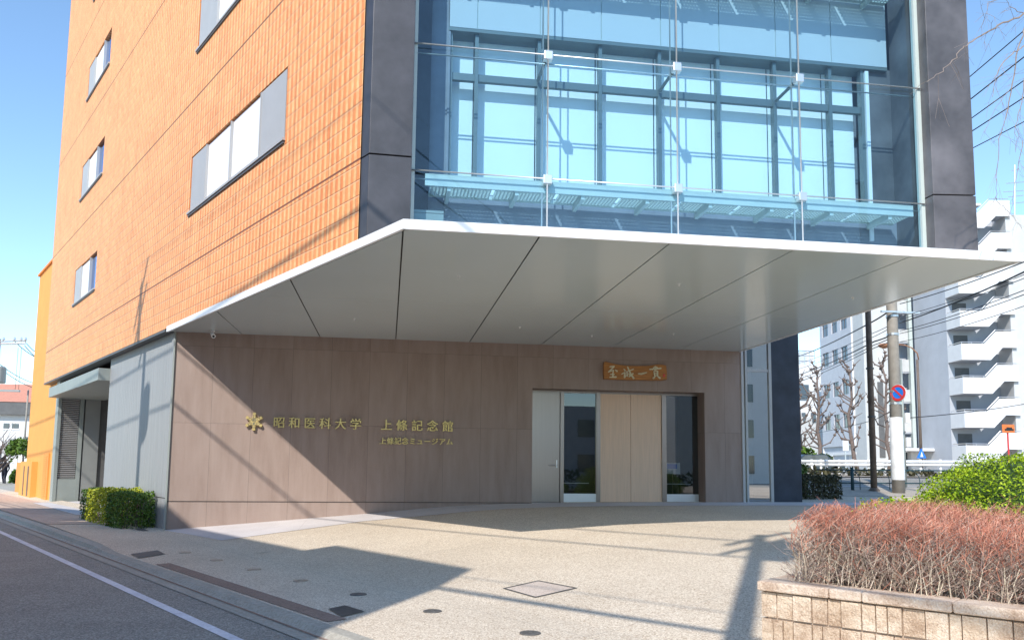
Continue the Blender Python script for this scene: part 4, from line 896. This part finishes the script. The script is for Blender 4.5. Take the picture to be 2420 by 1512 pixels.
# apartment block with the open stair
o = at(2283, 1105, 60); o[2] = 1.4; AB = frame(o)
t = thing('apartment_block', 'white apartment block with an open stair tower and slanted parapets', 'building', o)
STY = 2.83; NS = 8; zp0 = float(at(2283, 850.6, 60)[2])-1.4-3*STY
z7 = zp0+7*STY
MB().hexa(AB, (0, 2.3), (2.0, 7.6), (0, z7+1.9)).hexa(AB, (2.3, 14), (2.0, 7.6), (0, z7+1.3)).build('stair_tower_wall', 'bg_grey', t)
MB().hexa(AB, (4.4, 14), (.12, 1.98), (0, z7+1.25)).build('right_wall', 'off_white', t)
for k in range(NS):
    z = zp0+k*STY
    pr = [(0, z), (2.42, z), (3.47, z+1.06), (4.7, z+1.06), (4.7, z+2.42), (2.98, z+2.42), (1.94, z+1.36), (0, z+1.36)]
    par = MB().prism(pr, -.14, 0, lambda a, zz, c: AB(a, c, zz)); par.hexa(AB, (-.005, .13), (.004, 2.0), (z, z+1.36)); par.build('parapet', 'bg_white', t)
    sl_ = MB().hexa(AB, (.14, 2.4), (0.01, 1.99), (z+.02, z+.2)); sl_.prism([(2.4, z+.03), (3.4, z+1.08), (4.38, z+1.08), (4.38, z+1.25), (3.35, z+1.25), (2.4, z+.25)], .01, 1.5, lambda a, zz, c: AB(a, c, zz)); sl_.build('landing', 'bg_grey', t)
    hr = MB(); hr.tube([AB(.05, 1.9, z+1.5), AB(.05, -.08, z+1.5), AB(1.9, -.08, z+1.5), AB(2.94, -.08, z+2.56), AB(4.6, -.08, z+2.56)], .035, 5)
    for a in (.05, .9, 1.8): hr.tube([AB(a, -.08, z+1.3), AB(a, -.08, z+1.5)], .03, 4)
    hr.build('handrail', 'steel_bright', t)
    MB().hexa(AB, (.55, 1.75), (1.95, 1.998), (z+.2, z+2.4)).build('door', 'dark_grey', t)
MB().hexa(AB, (-.1, 2.25), (-.15, 7.7), (z7+1.95, z7+2.15)).build('roof', 'bg_white', t)
# balcony wing
MB().hexa(AB, (-.42, -.12), (7.7, 8.2), (0, 22)).build('pillar', 'shelf', t)
for k in range(8):
    z = k*STY+1.0
    MB().hexa(AB, (-2.2, -.45), (7.9, 8.0), (z+.0, z+1.15)).build('balcony', 'off_white', t); MB().hexa(AB, (-2.2, -.45), (7.95, 9.5), (z-.12, z-.02)).build('balcony_slab', 'bg_grey', t)
MB().hexa(AB, (-2.4, 0), (9.5, 9.7), (0, 23)).build('balcony_wall', 'dark_grey', t)
MB().hexa(AB, (-5.05, -2.25), (7.0, 11), (0, 26)).build('wing_wall', 'off_white', t)
MB().hexa(AB, (-3.9, -3.4), (6.9, 6.98), (1.5, 8.4)).build('wall_duct', 'dark_grey', t)
MB().hexa(AB, (-2.6, -.02), (4.8, 7.4), (2.05, 2.3)).hexa(AB, (-1.2, -.02), (6.6, 7.4), (0, 2.04)).build('entrance_porch', 'bg_white', t)
for a in (-2.2, -1.4): MB().hexa(AB, (a, a+.65), (7.5, 7.6), (0, 2.0)).build('window', 'glass_bg', t)
# roof aerial
q = at(2398, 500, 68); t = thing('roof_aerial', 'thin television aerial on the roof of the apartment block', 'aerial', q)
b = MB().tube([at(2398, 535, 68), at(2398, 390, 68)], .06, 6)
for py, wv in ((430, 26), (450, 34), (462, 20), (478, 24), (400, 10)): b.tube([at(2398-wv*.8, py+4, 68), at(2398+wv, py, 68)], .035, 5)
b.build('mast', 'steel_bright', t)
# pale house left of the tiled office
t = thing('pale_house', 'cream and white house seen between the dark slab and the tiled building', 'building', at(1915, 1100, 92))
HY = 92; x0, x1_ = at(1870, 1000, HY)[0], at(1946, 1000, HY)[0]; z1 = at(1915, 863, HY)[2]; zm = at(1915, 985, HY)[2]
MB().box((x0, x1_), (HY, HY+10), (zm, z1)).build('upper_wall', 'bg_white', t); MB().box((x0, x1_), (HY-.3, HY+10), (1, zm)).build('lower_wall', 'off_white', t)
xr0, xr1 = at(1925, 800, HY)[0], x1_; MB().box((xr0, xr1), (HY+2, HY+8), (z1, at(1915, 822, HY)[2])).build('roof_room', 'bg_white', t)
rl = MB()
for z in (.5, 1.2, 1.8): rl.tube([(x0, HY+.1, z1+z), (xr0, HY+.1, z1+z)], .05, 5)
for u in np.linspace(x0, xr0, 6): rl.tube([(u, HY+.1, z1), (u, HY+.1, z1+1.8)], .05, 5)
rl.build('roof_railing', 'steel_bright', t)
for (a, c, e, f) in ((1889, 909, 1911, 939), (1898, 975, 1903, 995), (1920, 975, 1928, 998), (1880, 1026, 1895, 1060)):
    w0, w1 = at(a, e*0+f, HY-.35), at(e, c, HY-.35); MB().box((w0[0], w1[0]), (HY-.38, HY+.2), (w0[2], w1[2])).build('window', 'glass_bg', t)

# overhead wires on the right
def wire(p, q, sag, r=.012, label='black overhead cable running past the concrete pole towards the apartment block', group='overhead cables on the right', n=14, name='overhead_wire'):
    P = [np.array(p)+(np.array(q)-np.array(p))*u+np.array([0, 0, -4*sag*u*(1-u)]) for u in np.linspace(0, 1, n)]
    o = MB().tube(P, r, 5).build(name, 'wire', smooth=True); return tag(o, label, 'cable', group)
# running from far left over the poles and up to the near right
for (pl, pm, pr, r) in (((1870, 847), (2066, 758), (2115, 725), .028), ((1870, 890), (2066, 807), (2118, 787), .026), ((1870, 862), (2066, 786), (2118, 760), .012), ((1870, 876), (2066, 795), (2118, 766), .012), ((1870, 900), (2066, 815), (2118, 792), .016), ((1870, 906), (2066, 822), (2118, 800), .016), ((1870, 1027), (2066, 992), (2118, 962), .012)):
    wire(at(*pl, 60), at(*pm, 27.2), .15, r); wire(at(*pm, 27.2), at(*pr, 26), .02, r)
for (pl, pr, r, Y) in (((2127, 763), (2420, 625), .022, 14), ((2127, 718), (2420, 610), .016, 14), ((2127, 748), (2420, 640), .010, 14), ((2127, 754), (2420, 650), .010, 14), ((2127, 782), (2420, 678), .012, 14), ((2127, 788), (2420, 690), .012, 14), ((2127, 808), (2420, 720), .010, 15)):
    wire(at(*pl, 26), at(pr[0]+120, pr[1]-40, Y), .1, r)
wire(at(2150, 987, 30), at(2470, 945, 38), .1, .02)
for (a, c, r) in (((2296, 172), (2420, 68), .011), ((2298, 225), (2420, 130), .013), ((2300, 270), (2420, 185), .011), ((2302, 300), (2420, 225), .012), ((2304, 340), (2420, 282), .010)):
    sl_ = (c[1]-a[1])/(c[0]-a[0]); wire(at(a[0]-600, a[1]-600*sl_*.98, 24), at(c[0]+250, c[1]+250*sl_, 11), .12, r, 'dark cable crossing the sky beside the right dark pier', 'cables across the sky on the right')

# ================================================================== LEFT BACKGROUND
t = thing('yellow_annex', 'yellow rendered building beyond the orange tiled wall', 'building', LP(27.4, -.3, 0))
MB().hexa(LP, (27.36, 34.6), (-9, -.28), (-.3, 10.45)).build('wall', 'yellow', t); MB().hexa(LP, (27.3, 34.7), (-9, -.2), (10.45, 10.55)).build('roof_edge', 'orange_render', t)
MB().hexa(LP, (28.2, 29.4), (-.28, -.22), (.05, 1.95)).build('vent_door', 'orange_render', t); lvb = MB()
for k in range(20): lvb.hexa(LP, (28.55, 29.05), (-.22, -.205), (.2+k*.085, .235+k*.085))
lvb.build('vent_slats', 'yellow', t)
t = thing('boundary_wall', 'low orange garden wall beyond the yellow annex', 'wall', LP(35, -.3, 0)); MB().hexa(LP, (34.65, 38.4), (-1.2, -.35), (-.3, 1.55)).build('panel', 'orange_render', t); MB().hexa(LP, (31.2, 34.6), (-.28, -.05), (-.3, 1.6)).build('end_panel', 'yellow', t); MB().hexa(LP, (31.9, 32.2), (-.05, -.03), (.1, 1.4)).hexa(LP, (33.2, 33.4), (-.05, -.03), (.1, 1.4)).build('slot', 'brown_metal', t)
HY = 62; x0, x1_ = at(-60, 1000, HY)[0], at(78, 1000, HY)[0]; zt_ = at(30, 980, HY)[2]
t = thing('red_roofed_house', 'white house with a red tiled roof at the end of the street', 'house', at(30, 1100, HY))
MB().box((x0, x1_), (HY, HY+9), (-.2, zt_)).build('wall', 'bg_white', t)
ri = at(30, 938, HY+4.5)[2]; b = MB(); b.prism([(HY-.5, zt_+.9), (HY+4.5, ri+1.0), (HY+9.5, zt_+.9)], x0-.5, x1_+.4, lambda a, c, e: (e, a, c)); b.build('roof', 'roof_red', t)
MB().box((x0, x1_), (HY-.45, HY+9), (zt_, zt_+.9)).build('eave', 'dark_grey', t)
for (a, c, e, f) in ((8, 1000, 22, 1012), (28, 1001, 44, 1012), (52, 1032, 66, 1078), (-10, 1060, 4, 1090)):
    w0, w1 = at(a, f, HY-.02), at(e, c, HY-.02); wo = MB().box((w0[0], w1[0]), (HY-.05, HY+.1), (w0[2], w1[2])).build('window', 'glass_bg', t); MB().box((w0[0]-.06, w1[0]+.06), (HY-.04, HY+.08), (w0[2]-.1, w0[2])).build('sill', 'alu_light', wo)
p = at(45, 1100, 56); t = thing('roadside_bush', 'rounded green bush in front of the white house with the red roof', 'bush', (p[0], 56, 0)); quads('foliage', leaves(900, blob_sampler((p[0], 56, 2.2), (.85, .8, .9), 3), .13), 'leaf', t); stems(t, [(p[0], 56, 0)], 2.0)
p = at(-2, 1050, 57); t = thing('dark_tree', 'dark leafless small tree at the far left edge', 'tree', (p[0], 57, 0)); b = MB()
for k in range(26):
    a = rng.random()*6.28; q0 = np.array([p[0], 57, .6+rng.random()*1.5]); q1 = q0+np.array([math.cos(a)*.7, math.sin(a)*.7, .9]); q2 = q1+np.array([math.cos(a)*.5+rng.normal()*.3, rng.normal()*.3, .9]); b.tube([q0, q1, q2], [.05, .03, .012], 4)
    for _ in range(4): b.tube([q1, q1+rng.normal(size=3)*.5+np.array([0, 0, .3])], [.02, .008], 3)
b.build('crown', 'bark', t); MB().tube([(p[0], 57, -.1), (p[0], 57, 2.4)], [.12, .05], 8).build('trunk', 'bark', t)
# pale lattice pole and crossarm wires far left
t, lp2 = pole_at(54, 1095, 58, 6.4, .06, .05, 'utility_pole', 'thin pale pole in front of the white house with the red roof', 'concrete'); b = MB()
for py in (1040, 1052, 1064): q = at(54, py, 58); b.box((q[0]-.7, q[0]+.6), (57.9, 58), (q[2]-.05, q[2]+.05))
b.build('step_bar', 'steel_bright', t)
t, lp3 = pole_at(-26, 1095, 55, float(at(-26, 800, 55)[2]), .17, .13, 'utility_pole', 'utility pole with crossarms and a transformer at the far left edge', 'concrete')
b = MB()
for py, wv in ((806, 75), (812, 75)): q0, q1 = at(-40, py+2, 55), at(62, py-1, 55); b.tube([q0, q1], .06, 5)
for px in (8, 34, 60, 50): q = at(px, 806, 55); b.lathe([(.07, 0), (.09, .1), (.05, .25)], q, 8)
b.build('crossarm', 'steel_bright', t); q = at(-4, 905, 54.6); MB().lathe([(.36, 0), (.4, .05), (.4, .95), (.3, 1.05)], q, 14).build('transformer', 'grey_metal', t); q = at(10, 925, 54.6); MB().box((q[0]-.9, q[0]+.9), (54.5, 54.7), (q[2], q[2]+.12)).build('bracket', 'grey_metal', t)
WL = 'black cable running from the far left utility pole behind the yellow annex'
for (a, c, e, f, y1) in ((58, 806, 126, 846, 40), (58, 816, 126, 862, 40), (34, 806, 126, 850, 40), (0, 861, 122, 905, 40), (0, 870, 122, 918, 40)):
    wire(at(a, c, 55), at(e+30, f+6, 60), .5, .022, WL, 'cables on the far left')
for px in (43, 51): wire(at(px, 822, 55), at(px-7, 920, 54.6), .0, .012, WL, 'cables on the far left')
# walker at the far left
def person(px, pyf, pyh, Y, label):
    f = at(px, pyf, Y); hgt = 1.68; z0 = f[2]; t = thing('person', label, 'person', (f[0], Y, z0)); x = f[0]
    V_ = [(0, 0, .9), (0, 0, 1.15), (0, .02, 1.38), (0, .0, 1.5), (0, -.01, 1.57), (0, -.01, 1.66),
          (.10, 0, .86), (.12, -.14, .48), (.12, -.05, .08), (.12, -.20, .04), (-.10, 0, .86), (-.12, .10, .48), (-.12, .26, .12), (-.12, .18, .04),
          (.2, .02, 1.38), (.25, .08, 1.1), (.22, -.06, .88), (.21, -.11, .8), (-.2, .02, 1.38), (-.25, -.04, 1.1), (-.22, -.2, .92), (-.21, -.25, .85)]
    E_ = [(0, 1), (1, 2), (2, 3), (3, 4), (4, 5), (0, 6), (6, 7), (7, 8), (8, 9), (0, 10), (10, 11), (11, 12), (12, 13), (2, 14), (14, 15), (15, 16), (16, 17), (2, 18), (18, 19), (19, 20), (20, 21)]
    r_ = [.15, .15, .16, .06, .09, .075, .10, .065, .045, .04, .10, .065, .045, .04, .07, .05, .035, .03, .07, .05, .035, .03]
    me = bpy.data.meshes.new('body'); me.from_pydata([(x+a, Y+b_, z0+c) for a, b_, c in V_], E_, []); me.update(); o = link('body', me, 'cloth_dark', t)
    o.modifiers.new('skin', 'SKIN'); s = o.modifiers.new('sub', 'SUBSURF'); s.levels = 1; s.render_levels = 1
    for i, sv_ in enumerate(me.skin_vertices[0].data): sv_.radius = (r_[i], r_[i]); sv_.use_root = (i == 0)
    MB().lathe([(.03, -.12), (.08, -.09), (.095, 0), (.085, .07), (.03, .1)], (x, Y-.01, z0+1.62), 12).build('head', 'skin', t, smooth=True)
    MB().lathe([(.09, -.02), (.103, .03), (.09, .09), (.03, .125)], (x, Y+.01, z0+1.63), 12).build('hair', 'hair', t, smooth=True)
person(8, 1146, 1092, 58, 'person in dark clothes walking on the far left pavement')
p = at(18, 1130, 57); quads('roadside_plant', leaves(500, blob_sampler((p[0]+.45, 57, .4), (.3, .4, .7), 4), .12), 'leaf'); tag(bpy.data.objects['roadside_plant'], 'low green plant beside the walking person', 'plant')

# ================================================================== BEHIND THE CAMERA: what shades and reflects
t = thing('opposite_house', 'flat roofed pale house across the street that shades the kerb', 'building', RD(0, -8.5, -.1))
MB().hexa(RD, (-5.4, 9.2), (-19, -8.5), (-.2, 11.36)).hexa(RD, (-5.4, -1.2), (-15, -8.49), (11.36, 12.02)).build('wall', 'off_white', t)
for k in range(4):
    for tt in (-4, -.5, 3, 6.5): MB().hexa(RD, (tt, tt+1.6), (-8.5, -8.46), (1.2+2.7*k, 2.5+2.7*k)).build('window', 'glass_bg', t)
t = thing('opposite_house', 'lower pale house beyond the flat roofed one across the street', 'building', RD(14, -8.5, -.1))
MB().hexa(RD, (10.5, 17.2), (-19, -8.5), (-.2, 10.3)).build('wall', 'off_white', t); MB().prism([(10.3, 10.3), (14.0, 10.9), (17.4, 10.3)], -19, -8.3, lambda a, c, e: RD(a, e, c)).build('roof', 'dark_grey', t)
t = thing('corner_building', 'grey building across the crossing seen only in the glass', 'building', (14, -24, 0))
MB().box((9, 17.5), (-34, -22), (-.2, 6.6)).build('wall', 'bg_grey', t)
for k in range(2):
    for a in range(3): MB().box((10+a*2.6, 11.4+a*2.6), (-22, -21.95), (1.3+2.8*k, 2.7+2.8*k)).build('window', 'glass_bg', t)
t = thing('white_building', 'tall white building across the crossing seen only in the side glazing', 'building', (30, -26, 0))
MB().box((22, 44), (-40, -18), (-.2, 13)).build('wall', 'bg_white', t)
for k in range(4):
    for a in range(6): MB().box((23.5+a*3.3, 25+a*3.3), (-18, -17.95), (1.3+2.8*k, 2.7+2.8*k)).build('window', 'glass_bg', t)
t = thing('crossing_tree', 'bare spreading tree across the crossing seen only in the door glass', 'tree', (8.5, -7.5, -.1)); cr = MB()
def grow(p, d, L_, r, n_):
    q = p+d*L_; mid = p+d*L_*.5+rng.normal(size=3)*L_*.05; cr.tube([p, mid, q], [r, r*.85, r*.7], 5)
    if n_ == 0: return
    for _ in range(3 if n_ > 1 else 4):
        e = d*.75+rng.normal(size=3)*.55; e[2] = e[2]*.7+.12; e /= np.linalg.norm(e); grow(q if rng.random() < .6 else mid, e, L_*(.6+.25*rng.random()), r*.6, n_-1)
for _ in range(4): e = rng.normal(size=3)*.6+np.array([0, 0, .7]); e /= np.linalg.norm(e); grow(np.array([8.5, -7.5, 2.2]), e, 1.5, .11, 4)
cr.build('crown', 'bark', t); MB().tube([(8.5, -7.5, -.2), (8.45, -7.5, 1.2), (8.5, -7.5, 2.3)], [.22, .18, .15], 9).build('trunk', 'bark', t)
t = thing('corner_hedge', 'dark hedge across the crossing seen only in the glass', 'hedge', (12, -6, 0)); quads('foliage', leaves(1800, box_sampler(hedge_f((7, -7, -.1), (14, 0, 0), (0, 1.4, 0), (0, 0, 1.5), .2), .2), .14), 'leaf_dark', t)
def near_pole(base_, top, label, trz):
    t = thing('utility_pole', label, 'pole', base_); bx, by, bz = base_
    MB().tube([(bx, by, bz-.1), (bx, by, top)], [.17, .12], 14).build('shaft', 'concrete', t, smooth=True)
    b = MB()
    for z in (top-.3, top-1.0): b.hexa(lambda a, c, e: np.array(base_)+CN*a+CT*c+np.array([0, 0, z-base_[2]+e]), (-.9, .9), (-.05, .05), (0, .09))
    b.build('crossarm', 'grey_metal', t); q = np.array(base_)+CT*-.35; MB().lathe([(.3, 0), (.34, .1), (.34, 1.0), (.25, 1.12)], (q[0], q[1], trz), 14).build('transformer', 'grey_metal', t, smooth=False)
    return t
PA = RD(9.9, -6.6, -.1); PB = np.array([-1.1, -1.0, -.1])
near_pole(tuple(PA), 15.1, 'utility pole with transformer whose shadow falls on the grey street wall', 11.3)
near_pole(tuple(PB), 13.6, 'utility pole throwing the tall dark shadow on the forecourt left of the planter', 11.9)
SL = 'cable along the street whose shadow falls across the stone wall and forecourt'
for (da, za, db_, zb_, r) in ((.5, 12.7, .6, 12.4, .032), (-.1, 11.9, 0, 11.7, .032), (-.5, 8.6, -.4, 8.5, .028), (-.2, 8.0, .1, 8.0, .03), (.2, 8.4, .0, 8.8, .012), (.9, 14.8, .9, 13.3, .008)):
    a = PA+CN*da; a[2] = za; c = PB+CN*db_; c[2] = zb_; wire(a, c, .18, r, SL, 'cables along the street'); wire(a, a+CT*32+np.array([0, 0, -.3]), .3, r, SL, 'cables along the street'); wire(c, c-CT*25, .3, r, SL, 'cables along the street')
